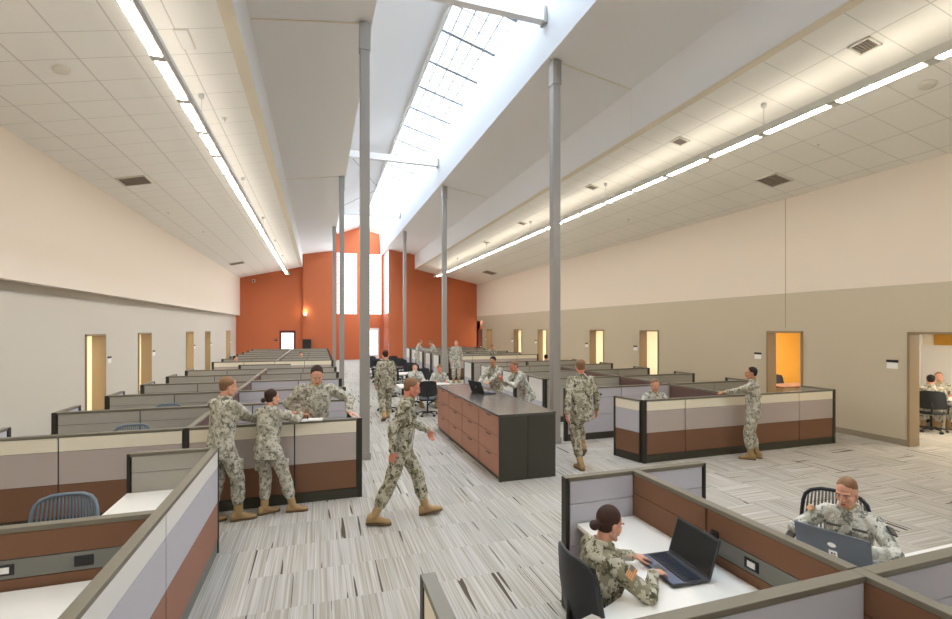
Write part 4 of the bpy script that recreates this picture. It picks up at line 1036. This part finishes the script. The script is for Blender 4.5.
# 11 walking away, right of the column
person('man in camouflage walking away between the counter and the right cubicles', (4.44, 7.42), 8, 2.0, pelvis=(0, 0, .95), lean=5, twist=6,
       FR=dict(p=(.08, .16, .30), yaw=6, pitch=35, pole=(0, 1, .2)), FL=dict(p=(-.04, -.04, .085), yaw=-3), hair='hairl', skin='skin3', detail=1, cloth='camod',
       R=dict(p=(.30, .12, .90), d=(0, .1, -1), n=(-1, 0, 0), curl=.6, pole=(.3, -1, 0)), L=dict(p=(-.30, -.10, .90), d=(0, -.1, -1), n=(1, 0, 0), curl=.6, pole=(-.3, -1, 0)))
# 12 seated in right bank
seated('man with cropped fair hair seated behind the cream front partition of the right bank', (6.68, 8.30), 196, 1.95, detail=1, hair='hairl', style='bald', head=(4, 8, 0), cloth='camow')
# 13 leaning on the right partition
person('dark haired man in camouflage standing at the right front partition, arm along its top', (7.90, 6.96), -40, 1.79, lean=1, head=(-12, 2, 0),
       L=dict(p=w(7.60, 7.34, 1.24), wd=(-1, .15, -.05), n=(0, 0, -1), curl=.4, pole=(-.5, -.5, -1)), R=dict(p=(.22, .08, .98), d=(-.3, .5, -.8), n=(-.6, 0, -.2), curl=.8, pole=(.8, -1, 0)),
       FR=dict(p=(.10, -.05, .085), yaw=12), FL=dict(p=(-.10, .05, .085), yaw=-8), hair='hairk', skin='skin2', detail=1, cloth='camo')
# 14, 15
person('far man in camouflage bending over a cubicle by the right wall doors', (8.55, 23.2), 200, 1.80, lean=28, pelvis=(0, -.1, .93), head=(0, 20, 0), hair='hairl', skin='skin3', detail=0)
seated('dark head of a person seated far right, seen below a doorway', (9.2, 18.3), 20, 1.86, hair='hairk')
# 16 typing woman
seated('woman soldier with brown bun typing at the black laptop, flag patch on her sleeve', (1.74, 2.80), 92, 1.72, detail=2, female=True, hair='hairb', style='bun', lean=12, head=(-4, 12, 0), cloth='camod',
       pelvis=(0, -.02, .56), R=dict(p=w(2.16, 2.69, .835), wd=(.95, .12, -.12), n=(0, 0, -1), curl=.45, pole=(1, -.2, -.6)), L=dict(p=w(2.18, 2.93, .835), wd=(.95, -.08, -.12), n=(0, 0, -1), curl=.45, pole=(-1, -.2, -.6)),
       patch={1: ((1, .35, .35), 'flag', .36)})
# 17 woman facing us
seated('woman soldier facing us behind the large grey laptop, hair tied back', (4.11, 2.72), 245, 1.73, detail=2, female=True, hair='hairl', style='bald', lean=6, head=(10, 13, 0), cloth='camow',
       pelvis=(0, -.02, .56), R=dict(p=w(3.74, 2.72, .84), wd=(-.7, -.5, -.1), n=(0, 0, -1), curl=.5, pole=(1, -.3, -.4)), L=dict(p=w(3.82, 2.46, .84), wd=(-.8, -.1, -.1), n=(0, 0, -1), curl=.5, pole=(-1, -.3, -.4)),
       patch={-1: ((-1, .5, .2), 'unit', .45), 1: ((1, .6, .3), 'flag', .3)})
# 18, 19 meeting room
seated('man in camouflage with his back turned in the lit meeting room at far right', (14.02, 7.44), 62, 1.86, detail=1, hair='hairk')
seated('smiling man in camouflage facing us in the lit meeting room', (15.12, 7.86), 238, 1.86, detail=1, hair='hairl', skin='skin')
# ------------------------------------------------------------------ lights
def area(name, loc, sx, sy, rot, e, c):
    ld = bpy.data.lights.new(name, 'AREA'); ld.shape = 'RECTANGLE'; ld.size = sx; ld.size_y = sy; ld.energy = e; ld.color = c
    o = bpy.data.objects.new(name, ld); COL.objects.link(o); o.location = loc; o.rotation_euler = rot; return o
area('skylight_daylight', (3.95, 17, 10.9), 2.2, 44, (0, math.atan(.277), 0), 1900, (.94, .97, 1))
area('end_window_daylight', (3.1, 39.6, 6), 4, 5.5, (-PI/2, 0, 0), 350, (.94, .97, 1))
area('side_window_daylight', (5.7, 37.1, 6), 5, 3, (0, PI/2, 0), 200, (.94, .97, 1))
area('end_door_daylight', (-2.2, 38.6, 1.3), 1.2, 2.2, (-PI/2, 0, 0), 60, (.94, .97, 1))
w = bpy.data.worlds.new('sky'); SC.world = w; w.use_nodes = True
w.node_tree.nodes['Background'].inputs[0].default_value = (.85, .93, 1, 1); w.node_tree.nodes['Background'].inputs[1].default_value = 2.5
SC.view_settings.view_transform = 'Standard'; SC.view_settings.look = 'None'; SC.view_settings.gamma = 1; SC.view_settings.exposure = 1.0
SC.cycles.use_denoising = True
try: SC.cycles.denoiser = 'OPENIMAGEDENOISE'
except Exception: pass
SC.cycles.max_bounces = 8; SC.cycles.diffuse_bounces = 5; SC.cycles.glossy_bounces = 3; SC.cycles.transparent_max_bounces = 8
SC.cycles.sample_clamp_indirect = 6; SC.cycles.caustics_reflective = False; SC.cycles.caustics_refractive = False
